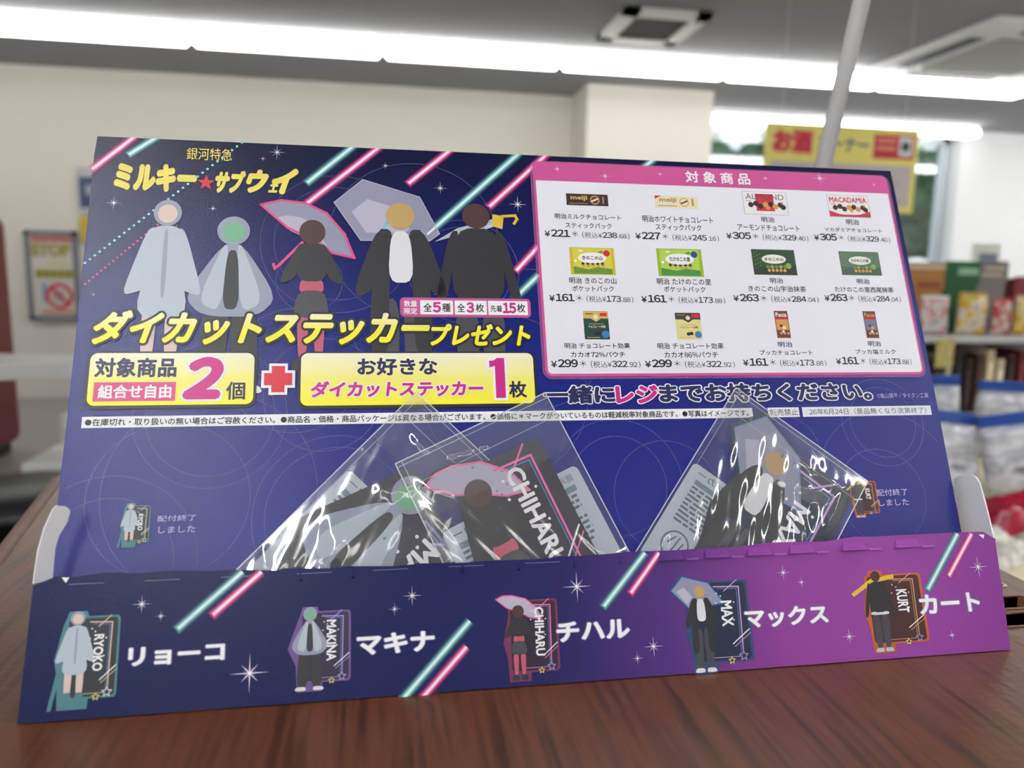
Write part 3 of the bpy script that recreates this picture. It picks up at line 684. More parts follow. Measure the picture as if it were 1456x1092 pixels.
# board with three slots: cut into rectangles round them, then the top's rounded edge
def slabpoly(pts, z0, z1):
    lo = [bm.verts.new((x, y, z0)) for x, y in pts]; hi = [bm.verts.new((x, y, z1)) for x, y in pts]
    bm.faces.new(lo[::-1]); bm.faces.new(hi)
    for i in range(len(pts)): bm.faces.new((lo[i], lo[(i + 1) % len(pts)], hi[(i + 1) % len(pts)], hi[i]))
Y0, Y1 = -.45, .36
slabpoly([(lx(Y0), Y0), (XS0, Y0), (XS0, Y1), (lx(Y1), Y1)], H0 - .03, H0)
slabpoly([(XS1, Y0), (XR, Y0), (XR, Y1), (XS1, Y1)], H0 - .03, H0)
edges = [Y1]
for y in sorted(ys, reverse=True): edges += [y + sw, y - sw]
edges.append(Y0)
for i in range(0, len(edges), 2): slabpoly([(XS0, edges[i + 1]), (XS1, edges[i + 1]), (XS1, edges[i]), (XS0, edges[i])], H0 - .03, H0)
obj('worktop', bm, WOOD, t)
bm = bmesh.new()
a, b = Vector((lx(Y0) - .006, Y0, H0 - .0075)), Vector((lx(Y1) - .006, Y1, H0 - .0075)); bm_tube(bm, a, b, .0075, None, 16); obj('edge_trim', bm, WOODE, t)
bm = bmesh.new(); bm_tube(bm, (XR + .002, Y0, H0 - .0065), (XR + .002, Y1, H0 - .0065), .0065, None, 16); obj('edge_trim', bm, WOODE, t)
for y in ys:
    bm = bmesh.new(); r = rrect(XS0, y - sw, XS1, y + sw, .004)
    n = len(r); c = Vector((sum(p[0] for p in r) / n, sum(p[1] for p in r) / n)); oo = [c + (Vector(p) - c) + (Vector(p) - c).normalized() * .0028 for p in r]
    A = [bm.verts.new((p[0], p[1], H0 + .0008)) for p in r]; B2 = [bm.verts.new((p.x, p.y, H0 + .0002)) for p in oo]; C2 = [bm.verts.new((p[0], p[1], H0 - .034)) for p in r]
    for i in range(n):
        bm.faces.new((A[i], A[(i + 1) % n], B2[(i + 1) % n], B2[i])); bm.faces.new((A[i], A[(i + 1) % n], C2[(i + 1) % n], C2[i]))
    obj('slot_rim', bm, WOODE, t)
bm = bmesh.new()
lo = [(lx(Y0) + .02, Y0 + .03), (XR - .02, Y0 + .03), (XR - .02, Y1 - .02), (lx(Y1) + .02, Y1 - .02)]
slabpoly(lo, 0, H0 - .06); obj('cabinet_body', bm, M('body_dark', (40, 28, 24), .6), t)

# pole
pa, pb = onY(1225, 0, .30), onY(1170, 235, .30)
d = (pa - pb).normalized(); base = pb + d * ((.008 - pb.z) / d.z); top = pb + d * ((1.45 - pb.z) / d.z)
t = thing('support_pole', 'slim white pole slanting up behind the display', 'pole', (base.x, base.y, 0))
bm = bmesh.new(); bm_tube(bm, (0, 0, .006), top - Vector((base.x, base.y, 0)), .0066, None, 24); obj('rod', bm, M('pole_white', (214, 214, 220), .4), t)
bm = bmesh.new(); bm_lathe(bm, [(.035, 0), (.035, .005), (.012, .009), (.009, .014)]); obj('foot', bm, WHITEP, t)

# ================================================================== the display
D = thing('counter_display', 'blue and purple cardboard sticker display standing on the wooden counter', 'display')
# --- back panel
UVB = BP.uv
corner = [UVB(138.5, 195), UVB(1268, 242)]
HT = (corner[0].y + corner[1].y) / 2
out = [UVB(78.5, 745), UVB(97, 580), UVB(134, 219), UVB(138.5, 195), UVB(1266, 242), UVB(1271, 266), UVB(1333.6, 580), UVB(1367, 757)]
out = [Vector((p.x, p.y)) for p in out]; out[3].y = out[4].y = HT
pts = [(out[0].x - .0004, .002)] + [tuple(p) for p in out] + [(out[-1].x + .0005, .002)]
P = Print(BP, D)
P.slab(pts[::-1], .0016, PANEL)
for k, a, b in (('p', (131, 241), (190, 196)), ('t', (183.5, 220), (222, 196)), ('t', (437, 260), (505, 206)), ('p', (437, 289), (540, 209)), ('p', (581, 261), (641, 213)), ('t', (607, 334), (737, 219)), ('p', (696, 294), (777, 220)),
                ('p', (734, 385), (766, 350)), ('t', (731, 425), (766, 391)), ('t', (914, 239), (929, 227))):
    if b == (766, 350) or b == (766, 391):
        aa, bb = UVB(*a), UVB(*b); bb = bb - (bb - aa).normalized() * .004; neon_line(P, aa, bb, k, .0034, HT)
    else: neon_line(P, UVB(*a), UVB(*b), k, .0034, HT)
for x, y, r in ((394, 217, 12), (374, 226, 5), (162, 289, 10), (303, 297, 6), (133, 419, 4), (548, 236, 6), (626, 268, 10), (736, 291, 13), (627, 419, 11), (1000, 690, 3)):
    sparkle(P, UVB(x, y), r / 2700)
TD, PD = M('dot_teal', (130, 200, 214), .42), M('dot_pink', (200, 80, 130), .42)
for i in range(33):
    s = i / 32; P.poly(disc(UVB(344 + (121 - 344) * s, 203 + (374 - 203) * s), .00062, 10), TD, 2)
for i in range(24):
    s = i / 23; P.poly(disc(UVB(253 + (121 - 253) * s, 296 + (404 - 296) * s), .00055, 10), PD, 2)
for cx, cy, r in ((480, 345, 95), (480, 345, 78), (590, 340, 110), (660, 385, 62), (660, 385, 72), (440, 400, 40), (300, 590, 72), (300, 590, 86), (240, 710, 88), (300, 700, 118), (150, 800, 70), (150, 800, 95), (460, 560, 70), (480, 735, 82), (480, 735, 96), (420, 525, 78), (720, 560, 105), (880, 690, 62), (880, 690, 84), (950, 705, 70), (1265, 690, 100), (1255, 705, 62), (1255, 600, 60), (1255, 600, 48), (1120, 640, 45), (755, 480, 95)):
    c = UVB(cx, cy); P.ring(c, r / 2650, .00035, RINGM, 1, 84, .004, HT - .002, -.2085, .206)
P.text('©亀山陽平／タイタン工業', (1247, 566.5), (1318.6, 558.5), PALE, 4, .0)
P.build('back_panel')
# --- printed figures (plain stand-ins) and umbrellas
UPX = 2700.0
for k, cx, top, feet in ((1, 222, 284, 545), (2, 322, 308, 560), (3, 441, 313, 528), (4, 573, 286, 575), (5, 688, 288, 575)):
    P = Print(BP, D); a, b = UVB(cx, feet), UVB(cx, top); hgt = b.y - a.y; sx = hgt * {1: .93, 2: 1.0, 3: .95, 4: 1.0, 5: 1.0}[k]
    um = {3: [(371, 291), (400, 285), (434, 289), (464, 303), (490, 333), (504, 367), (473, 360), (455, 346), (409, 324)], 4: [(515.7, 255.7), (596.6, 280.5), (625, 332.7), (611, 343), (513, 342), (475, 288)]}.get(k)
    if um:
        q = [UVB(*p) for p in um]; P.poly(q, CLEARG, 3); c = sum(q, Vector((0, 0))) / len(q)
        P.poly([c + (p - c) * .55 + Vector((-.004, -.002)) for p in q], CLEARG2, 3.3)
        P.line(q, .0011 if k == 3 else .0004, PINK if k == 3 else CLEARG2, 3.6, True)
        if k == 3: P.line([UVB(430, 345), UVB(397, 377), UVB(391, 382), UVB(389, 376)], .0013, PINK, 4)
        else: P.line([UVB(553, 312), UVB(530, 351)], .0012, M('ink_shaft_blue', (110, 180, 220), .42), 4)
    if k == 5:
        P.poly([UVB(618, 344), UVB(650, 325), UVB(700, 312), UVB(703, 322), UVB(668, 335), UVB(640, 338)], SKN['silver'], 4); P.poly([UVB(700, 305), UVB(716, 308), UVB(714, 326), UVB(700, 322)], SKN['gold'], 4.2)
        P.line([UVB(714, 308), UVB(732, 307), UVB(735, 312), UVB(731, 318)], .0014, SKN['gold'], 4.2)
    draw_figure(P, k, lambda x, y: (a.x + x * sx, a.y + y * hgt), 4.6)
    P.build('printed_figure')
# --- title logo
P = Print(BP, D)
P.text('銀河特急', (265, 227), (330.5, 212.5), LOGO, 3, .0)
P.text('ミルキー', (160.6, 271), (281.5, 235), LOGO, 3, .08, .08)
P.poly(star(UVB(293, 260), .0043, .40), RED, 3)
P.text('サブ', (305, 274.5), (350, 243), LOGO, 3, .075, .35); P.text('ウ', (349, 274.5), (383, 242), LOGO, 3, .075, .35); P.text('ェ', (381, 274), (396, 262.5), LOGO, 3, .05, .3); P.text('イ', (386, 276), (425, 240), LOGO, 3, .075, .35)
P.build('title_logo')
# --- headline
va, vb = UVB(130, 491).y, UVB(611, 447).y
YEL = ramp_mat('headline_yellow', 1, [(va, (236, 226, 22)), (va + (vb - va) * .45, (238, 230, 60)), (vb, (236, 234, 190))], .4)
P = Print(BP, D)
OUTL = ((.115, DARK, 7.2),)
P.text('ダイカット', (130, 490.5), (374, 443), YEL, 8, .045, .30, OUTL)
P.text('ステッカー', (377, 490.5), (611, 446), YEL, 8, .045, .30, OUTL)
P.text('プレゼント', (612, 492), (753, 461.5), YEL, 8, .045, .25, ((.14, DARK, 7.2),))
P.build('headline')
# --- limited-quantity badge
P = Print(BP, D)
def rect(a, b): a, b = UVB(*a), UVB(*b); return a.x, a.y, b.x, b.y
u0, v0, u1, v1 = rect((570.5, 449.5), (752, 427)); P.poly(rrect(u0 - .0006, v0 - .0006, u1 + .0006, v1 + .0006, .0022), ink('ink_badge_glow', (220, 120, 180), .5), 8.2); P.poly(rrect(u0, v0, u1, v1, .0018), PINKH, 8.5)
for xa_, xb_ in ((597.5, 644), (646.5, 692), (694, 750)):
    a, b = UVB(xa_, 440), UVB(xb_, 440); P.poly(rrect(a.x, v0 + .0008, b.x, v1 - .0008, .0004), WHITE, 8.8)
vm = (v0 + v1) / 2; hv = v1 - v0
def bt(s, x0, x1, k0, k1, m, bold): P.text(s, (UVB(x0, 438).x, v0 + hv * k0), (UVB(x1, 438).x, v0 + hv * k1), m, 9.2, bold, uv=True)
bt('数量', 574.5, 593, .52, .88, WHITE, .015); bt('限定', 574.5, 593, .10, .46, WHITE, .015)
bt('全', 602, 614, .24, .74, BLACK, .02); bt('5', 615, 627, .2, .82, MAG, .05); bt('種', 628.5, 640.5, .24, .74, BLACK, .02)
bt('全', 650, 661, .24, .74, BLACK, .02); bt('3', 663, 674, .2, .82, MAG, .05); bt('枚', 676, 688, .24, .74, BLACK, .02)
bt('先着', 697, 713.5, .26, .66, BLACK, .015); bt('15', 714.5, 733.5, .18, .82, MAG, .05); bt('枚', 734.5, 746.5, .24, .76, BLACK, .02)
P.build('quantity_badge')
# --- two yellow offer badges and the plus sign
def offer(a, b):
    P = Print(BP, D); u0, v0, u1, v1 = rect(a, b)
    m = ramp_mat('offer_yellow_%d' % a[0], 1, [(v0, (240, 232, 26)), (v0 + (v1 - v0) * .5, (236, 230, 120)), (v1, (236, 234, 214))], .4)
    P.poly(rrect(u0 - .0012, v0 - .0016, u1 + .0012, v1 + .0008, .0042), DARK, 7.6); P.poly(rrect(u0, v0, u1, v1, .0032), m, 8)
    return P
P = offer((123, 577.5), (362.5, 502.5))
P.text('対象商品', (134, 537.5), (252.7, 509), NAVY, 8.6, .035)
u0, v0, u1, v1 = rect((132, 571.5), (251, 543.5)); P.poly([(u0, v0), (u1, v0), (u1, v1), (u0, v1)], PINK, 8.5)
P.text('組合せ自由', (139, 567.5), (245, 547), WHITE, 9, .03)
P.text('2', (259, 568.5), (319.5, 508), MAG, 9.6, .06, .15, ((.10, WHITE, 9.2),), res=8); P.text('個', (321, 569), (349.5, 543), NAVY, 8.8, .02)
P.build('offer_badge')
P = offer((427, 577.5), (757, 502.5))
P.text('お好きな', (508, 534.5), (621.5, 509), NAVY, 8.6, .035)
P.text('ダイカットステッカー', (442, 566), (686.7, 541), MAG, 9.4, .045, .12, ((.10, WHITE, 9),))
qa, qb = UVB(697.5, 566.5), UVB(716.5, 509.5); one = [(qa.x + (qb.x - qa.x) * x, qa.y + (qb.y - qa.y) * y) for x, y in ((0, .76), (0, .93), (.30, .94), (.52, 1), (1, 1), (1, 0), (.36, 0), (.36, .80))]
P.line(one, .0022, WHITE, 9.2, True); P.poly(one, MAG, 9.6); P.text('枚', (724, 566), (748, 542), NAVY, 8.8, .03)
P.build('offer_badge')
P = Print(BP, D); c = UVB(395.8, 539.5); s, w = .0062, .0029
cross = lambda s, w: [(c.x - w, c.y - s), (c.x + w, c.y - s), (c.x + w, c.y - w), (c.x + s, c.y - w), (c.x + s, c.y + w), (c.x + w, c.y + w), (c.x + w, c.y + s), (c.x - w, c.y + s), (c.x - w, c.y + w), (c.x - s, c.y + w), (c.x - s, c.y - w), (c.x - w, c.y - w)]
P.poly(cross(s + .0012, w + .0012), WHITE, 8); P.poly(cross(s, w), RED, 8.5); P.build('plus_sign')
# --- slogan
P = Print(BP, D)
OW = ((.095, WHITE, 7),)
P.text('一緒に', (774, 575), (873, 548), NAVY, 8, .045, 0, OW); P.text('レジ', (876, 574.5), (934, 547.5), MAG, 8, .05, 0, OW); P.text('までお持ちください。', (938, 573), (1236, 543.5), NAVY, 8, .045, 0, OW)
P.build('slogan')
# --- note strips
P = Print(BP, D); u0, v0, u1, v1 = rect((115.5, 610), (1069, 581.5)); v0 = (UVB(115, 610.5).y + UVB(1069, 592.5).y) / 2; v1 = (UVB(116, 592).y + UVB(1069, 581).y) / 2
P.poly([(u0, v0), (u1, v0), (u1, v1), (u0, v1)], WHITE, 3); hv = v1 - v0
P.text('●在庫切れ・取り扱いの無い場合はご容赦ください。●商品名・価格・商品パッケージは異なる場合がございます。●価格に＊マークがついているものは軽減税率対象商品です。●写真はイメージです。', (UVB(121, 600).x, v0 + hv * .16), (UVB(1064, 588).x, v0 + hv * .84), BLACK, 4, .02, uv=True, res=2)
P.build('note_strip')
for s, x0, x1 in (('転売禁止', 1092, 1136), ('26年6月24日（景品無くなり次第終了）', 1141, 1324)):
    P = Print(BP, D); ua, ub = UVB(x0, 588).x, UVB(x1, 586).x; P.poly([(ua, v0), (ub, v0), (ub, v1), (ua, v1)], LIST, 3); g = (ub - ua) * .05
    P.text(s, (ua + g, v0 + hv * .16), (ub - g * .8, v0 + hv * .84), BLACK, 4, .0, uv=True, res=2); P.build('note_strip')
# --- sold-out notices
for k, bl, tr, t1, t2 in ((1, (166, 779), (215.5, 714), ((224, 742), (279, 731.5)), ((225, 758.5), (278, 747))), (5, (1208, 737), (1243, 680), ((1247, 705.6), (1289, 694.5)), ((1250, 719.7), (1291, 709)))):
    P = Print(BP, D); T, asp = box_T(BP, bl, tr); sticker_art(P, k, T, asp, 3)
    P.text('配付終了', *t1, PALE, 3, .01); P.text('しました', *t2, PALE, 3, .01); P.build('sold_out_notice')
# --- price list
PL = Print(BP, D)
u0, v0 = UVB(775.5, 537); u1, v1 = UVB(1262, 248).x + .0004, (UVB(756, 231).y + UVB(1262, 250).y) / 2
u0 = (UVB(775.5, 537).x + UVB(757, 233).x) / 2; u1 = (UVB(1311.5, 530).x + UVB(1261.5, 256).x) / 2; v0 = (UVB(778, 537).y + UVB(1310, 531).y) / 2
PL.poly(rrect(u0 - .0014, v0 - .0014, u1 + .0014, v1 + .0006, .0045), ink('ink_list_glow', (210, 120, 190), .35), 4.2)
PL.poly(rrect(u0, v0, u1, v1, .0034), PINKH, 5)
vh = (UVB(760, 257.5).y + UVB(1258, 275).y) / 2; vbm = (UVB(778, 533).y + UVB(1308, 528).y) / 2
r_ = rrect(u0 + .0013, vbm, u1 - .0009, vh, .0022); r_ = [((u0 + .0013 if p[0] < 0.05 else u1 - .0009), vh) if p[1] > vh - .0023 and (p[0] < u0 + .0036 or p[0] > u1 - .0032) else p for p in r_]
PL.poly(r_, LIST, 5.5)
PL.text('対 象 商 品', (975, 259.8), (1064.5, 247), WHITE, 5.8, .02)
for x, y, r in ((792, 241, 7), (860, 251, 9), (938, 248, 6), (1088, 254, 6), (1165, 254, 12), (1242, 263, 5)): sparkle(PL, UVB(x, y), r / 2700, 5.6)
B_ = BLACK
def nm(s, x0, yb, x1, yt, m=B_): PL.text(s, (x0, yb), (x1, yt), m, 6.2, .016, res=2)
nm('明治ミルクチョコレート', 788.7, 311.5, 882.3, 306.5); nm('スティックパック', 804, 324.5, 869, 318.5)
nm('明治ホワイトチョコレート', 913.4, 316, 1012.7, 309.5); nm('スティックパック', 932.3, 327.5, 996.2, 320.5)
nm('明治', 1082.4, 316.5, 1100, 309); nm('アーモンドチョコレート', 1048.8, 327.6, 1135.4, 321.5)
nm('明治', 1203, 320, 1220, 312.5); nm('マカダミアチョコレート', 1172, 329.5, 1252.8, 326)
nm('明治 きのこの山', 809.3, 403.5, 875.7, 395.5); nm('ポケットパック', 813.9, 414.8, 872, 407)
nm('明治 たけのこの里', 934, 405, 1010, 397); nm('ポケットパック', 944, 415.6, 1001.8, 408)
nm('明治', 1094.6, 403.2, 1112.3, 395.5); nm('きのこの山宇治抹茶', 1064, 414.8, 1145, 407.5)
nm('明治', 1218, 404, 1235, 396.8); nm('たけのこの里西尾抹茶', 1187, 415.6, 1269, 409)
nm('明治 チョコレート効果', 802.5, 496, 895, 488); nm('カカオ72%パウチ', 811.8, 508.4, 888, 500.5)
nm('明治 チョコレート効果', 934.8, 496.6, 1027.8, 488); nm('カカオ86%パウチ', 944.7, 509, 1020, 500.5)
nm('明治', 1106, 494, 1125.5, 486); nm('プッカチョコレート', 1080, 505.4, 1154, 498)
nm('明治', 1234, 493, 1251, 485); nm('プッカ塩ミルク', 1216, 504, 1272, 497)
rows = [[(774.3, 336.8, 896, '221', '238', '68'), (903.5, 340.3, 1023, '227', '245', '16'), (1032.8, 340, 1150, '305', '329', '40'), (1157.6, 342, 1266, '305', '329', '40')],
        [(781, 428.8, 901.5, '161', '173', '88'), (912, 430.3, 1032, '161', '173', '88'), (1042.7, 428.8, 1165, '263', '284', '04'), (1172.5, 428.4, 1281.7, '263', '284', '04')],
        [(783.6, 522.8, 912, '299', '322', '92'), (917.3, 522.8, 1046, '299', '322', '92'), (1056.7, 520.7, 1176, '161', '173', '88'), (1189, 518.6, 1297, '161', '173', '88')]]
for r in rows:
    for x0, yb, x1, p, q, dd in r:
        a = UVB(x0, yb); wd = UVB(x1, yb).x - a.x; hb = .00415
        def pt(s, f0, f1, k0, k1, bold): PL.text(s, (a.x + wd * f0, a.y + hb * k0), (a.x + wd * f1, a.y + hb * k1), B_, 6.2, bold, uv=True)
        pt('¥', 0, .065, 0, .8, .02); pt(p, .075, .295, 0, 1, .032); pt('＊', .315, .385, .1, .85, .0); pt('(', .435, .455, -.12, .85, 0); pt('税込¥', .462, .665, -.05, .75, .0); pt(q, .67, .845, 0, .8, .022); pt('.' + dd, .855, .955, 0, .62, .01); pt(')', .97, .99, -.12, .75, 0)
PLo = PL.build('price_list')
# product pictures
def lm(n, c): return M('pack_' + n, c, .42)
CHOC, CREAM, GRN, DGRN, NUT = lm('choc', (48, 30, 28)), lm('cream', (226, 214, 180)), lm('leaf', (96, 140, 48)), lm('pine', (44, 74, 52)), lm('nut', (206, 150, 80))
def pic(bl, tr, fn):
    P = Print(BP, PLo); T, asp = box_T(BP, bl, tr)
    R = lambda x0, y0, x1, y1, m, l=6: P.poly([T(x0, y0), T(x1, y0), T(x1, y1), T(x0, y1)], m, l)
    O = lambda x, y, r, m, l=6.4, k=1.0: P.poly([T(px, py) for px, py in disc((x, y), r / asp, 18, r * k)], m, l)
    X = lambda s, x0, y0, x1, y1, m, bold=.02, l=6.8: P.text(s, None, None, m, l, bold, T=lambda a, b: T(x0 + (x1 - x0) * a, y0 + (y1 - y0) * b), res=2)
    fn(P, R, O, X, T)
    o = P.build('product_picture'); o.matrix_local = Matrix.Identity(4)
def f_stick(dark):
    def f(P, R, O, X, T):
        R(0, 0, 1, 1, CHOC if dark else CREAM); X('meiji', .10, .38, .50, .85, lm('gold', (206, 172, 110)) if dark else lm('fawn', (150, 130, 96)), .03)
        O(.68, .5, .38, lm('caramel', (196, 156, 108))); O(.68, .5, .30, lm('coc', (84, 50, 40)) if dark else lm('straw', (230, 214, 176)), 6.6); P.poly(strip(T(.60, .38), T(.76, .62), .0009), CREAM if dark else lm('coc', (84, 50, 40)), 6.8)
        R(.86, .2, .90, .8, lm('fawn', (150, 130, 96)), 6.5); R(.06, .14, .5, .2, lm('fawn', (150, 130, 96)), 6.5)
        if not dark: P.poly([T(0, 1), T(0, .72), T(.16, 1)], RED, 6.6)
    return f
def f_nuts(word, red_block):
    def f(P, R, O, X, T):
        R(-.01, -.015, 1.01, 1.015, lm('edge', (150, 150, 160)), 5.8); R(0, 0, 1, 1, lm('boxwhite', (226, 224, 230)))
        if red_block: R(.28, .15, .70, .92, lm('crimson', (196, 44, 66)), 6.2); X(word, .06, .66, .94, .92, lm('lead', (72, 62, 70)), .0)
        else:
            X(word, .04, .66, .96, .92, lm('crimson', (196, 44, 66)), .025)
            R(0, 0, 1, .10, lm('crimson', (196, 44, 66)), 6.2); P.poly([T(0, .10), T(0, .28), T(.25, .12), T(.5, .08), T(.75, .12), T(1, .28), T(1, .10)], lm('crimson', (196, 44, 66)), 6.2)
        R(.06, .57, .18, .60, lm('crimson', (196, 44, 66)), 6.5)
        for i, (x, y) in enumerate(((.16, .42), (.28, .48), (.38, .36), (.5, .44), (.62, .46), (.72, .36), (.84, .44), (.9, .34))): O(x, y, .12, CHOC if i not in (3, 5) else NUT, 6.5 + .05 * i)
        O(.55, .30, .09, NUT, 7); O(.88, .52, .05, lm('leaf2', (150, 150, 70)), 7)
    return f
def f_bag(bg, edge, word, dot, grass):
    def f(P, R, O, X, T):
        R(0, 0, 1, 1, edge); R(.07, .03, .93, .97, bg, 6.2); P.poly([T(.07, .03), T(.93, .03), T(.93, .22), T(.6, .28), (T(.4, .2)), T(.07, .3)], grass, 6.3)
        P.poly([T(.5 + .32 * math.cos(a), .62 + .2 * math.sin(a)) for a in [i * math.pi / 12 for i in range(24)]], WHITE, 6.6); X(word, .27, .54, .73, .70, lm('coc', (84, 50, 40)) if dot is RED else lm('pine', (44, 74, 52)), .04, 7)
        O(.83, .80, .12, dot, 6.8); O(.12, .5, .045, WHITE, 6.6); R(.2, .86, .3, .9, WHITE, 6.6)
        for i in range(5): O(.28 + i * .11, .40, .055, CHOC, 6.6); O(.29 + i * .11, .32, .05, NUT, 6.7)
        P.poly([T(.62, .84), T(.72, .9), T(.76, .84), T(.7, .8)], GRN, 6.7)
    return f
def f_tea(bg, rim, word):
    def f(P, R, O, X, T):
        R(0, 0, 1, 1, lm('slate', (64, 72, 68))); R(.015, .02, .985, .98, bg, 6.2); R(.015, .02, .985, .34, rim, 6.3)
        P.poly([T(.5 + .28 * math.cos(a), .62 + .18 * math.sin(a)) for a in [i * math.pi / 12 for i in range(24)]], lm('offwhite', (224, 226, 222)), 6.6); X(word, .28, .55, .72, .68, lm('coc', (84, 50, 40)), .04, 7)
        for i in range(14): O(.06 + .1 * (i % 3) * .6, .25 + .05 * i, .018, lm('moss', (150, 150, 90)), 6.5)
        for i in range(5): O(.36 + i * .09, .18, .06, NUT, 6.7); O(.34 + i * .1, .32, .07, lm('moss', (130, 140, 80)) if i % 2 else lm('leaf', (96, 140, 48)), 6.6)
        O(.82, .36, .11, lm('matcha', (140, 160, 80)), 6.6); R(.4, .82, .6, .86, rim, 6.6)
    return f
def f_pouch(body, top, txt):
    def f(P, R, O, X, T):
        P.poly([T(*p) for p in rrect(0, 0, 1, 1, .04)], body, 6); R(.0, .74, 1, .99, top, 6.2); P.poly([T(.3, .74), T(.5, .62), T(.7, .74)], top, 6.2); O(.5, .80, .08, CREAM, 6.5)
        R(.66, .82, .95, .94, RED, 6.5); X('チョコレート効果', .18, .40, .86, .50, txt, .02, 6.8); R(.2, .54, .8, .56, lm('caramel', (196, 156, 108)), 6.5)
        O(.46, .20, .07, CHOC, 6.6); O(.58, .22, .07, CHOC, 6.65); O(.84, .18, .13, lm('sky', (60, 124, 186)), 6.7)
        R(.08, .88, .4, .93, lm('olive', (120, 104, 50)), 6.5); R(.1, .06, .6, .08, lm('caramel', (196, 156, 108)), 6.5)
    return f
def f_slim(base, mid):
    def f(P, R, O, X, T):
        R(0, 0, 1, 1, base); R(.06, .3, .94, .72, mid, 6.2); R(.06, .68, .94, .74, RED, 6.4); X('Pucca', .1, .78, .9, .94, WHITE if mid is NUT else NUT, .03, 6.8)
        O(.4, .45, .06, lm('slate', (64, 72, 68)), 6.6); O(.6, .38, .06, NUT if mid is not NUT else CREAM, 6.6)
        for i in range(6): O(.2 + .13 * i, .12 + .05 * (i % 2), .045, lm('caramel', (196, 156, 108)) if i % 2 else lm('coc', (84, 50, 40)), 6.6 + .03 * i)
        O(.5, .24, .05, CREAM, 6.9)
    return f
pic((805.5, 292), (863.5, 277.5), f_stick(True)); pic((932, 295.5), (990.5, 280.5), f_stick(False))
pic((1059, 304.5), (1116, 275), f_nuts('ALMOND', True)); pic((1180, 308), (1232, 279.8), f_nuts('MACADAMIA', False))
pic((811.8, 390.5), (872, 353.5), f_bag(lm('lime', (206, 200, 70)), lm('mustard', (196, 180, 40)), 'きのこの山', RED, GRN)); pic((936.5, 393), (996, 355), f_bag(lm('apple', (170, 200, 80)), lm('grass', (150, 176, 40)), 'たけのこの里', lm('navyblue', (44, 62, 132)), lm('meadow', (74, 140, 60))))
pic((1072, 391), (1128, 356), f_tea(DGRN, lm('forest', (40, 54, 44)), 'きのこの山')); pic((1197, 391.4), (1247.5, 359), f_tea(lm('sage', (88, 116, 92)), lm('fern', (70, 92, 78)), 'たけのこの里'))
pic((831.4, 483), (863.7, 443), f_pouch(lm('bottle', (16, 66, 58)), lm('sand', (206, 176, 100)), CREAM)); pic((962.9, 483), (994.5, 445), f_pouch(lm('vanilla', (216, 206, 140)), lm('inkgrey', (52, 54, 62)), lm('coc', (84, 50, 40))))
pic((1105, 481), (1118.5, 442.5), f_slim(lm('rust', (120, 56, 40)), NUT)); pic((1232, 481), (1243, 443), f_slim(lm('wine', (110, 50, 50)), lm('bluegrey', (110, 116, 150))))

# --- front panel
UVF = FP.uv
FH = (UVF(47, 832).y + UVF(1413, 768).y) / 2
P = Print(FP, D)
lip = [UVF(1415, 766), UVF(1398, 756), UVF(1362, 757)]
edge = [(1280, 761), (1240, 763), (1215, 763), (1175, 770), (1150, 770), (1110, 771), (1090, 772), (1060, 776), (1045, 778), (1010, 779), (970, 782), (940, 783), (900, 784), (880, 786), (840, 790), (800, 791), (770, 795), (700, 797), (660, 800), (600, 801), (560, 805), (500, 805), (470, 808), (410, 808), (395, 811), (330, 810), (295, 812), (245, 811), (200, 815), (150, 814), (110, 820), (78, 820)]
top_pts = [UVF(x, y) for x, y in edge] + [UVF(47, 833)]
pts = [UVF(24, 1033), UVF(60, 1030.3), UVF(1437, 924.5)]; pts[1] = Vector((0, .0004)); pts[0].y = .0006; pts[2].y = .0006
front_poly = [pts[0], pts[2]] + lip + top_pts
P.slab(front_poly, .0012, FRONT)
VM = max(p.y for p in front_poly)
for k, a, b in (('t', (253, 894), (345, 813)), ('p', (303, 874), (372, 813)), ('t', (565, 1003), (668, 883)), ('p', (592, 1002), (663.5, 919.6)), ('t', (858.6, 862), (917, 786)), ('p', (897, 843), (937, 786)), ('t', (1319, 837.7), (1361, 759)), ('p', (1349, 818.6), (1381, 759))):
    a2, b2 = UVF(*a), UVF(*b); b2 = b2 - (b2 - a2).normalized() * .004
    neon_line(P, a2, b2, k, .0030, VM)
for x, y, r in ((202, 859, 11), (229, 876, 7), (355, 957, 22), (586, 847, 12), (561, 866, 8), (820, 834, 19), (929, 919, 13), (906, 936, 8), (1113, 814, 10), (1139, 828, 7), (1207, 905, 11), (1390, 806, 15), (1353, 903, 7)): sparkle(P, UVF(x, y), r / 2900)
P.poly([UVF(88, 821), UVF(99, 821), UVF(94, 829)], WHITE, 3); P.poly([UVF(1391, 760), UVF(1399, 760), UVF(1398, 766)], WHITE, 3)
# perforation slits
PERF = M('ink_perforation', (118, 112, 150), .42)
for x in range(70, 760, 108):
    y = 832 - (x - 47) * .0463
    P.poly(strip(UVF(x + 28, y), UVF(x + 78, y - 2.3), .00022), PERF, 2)

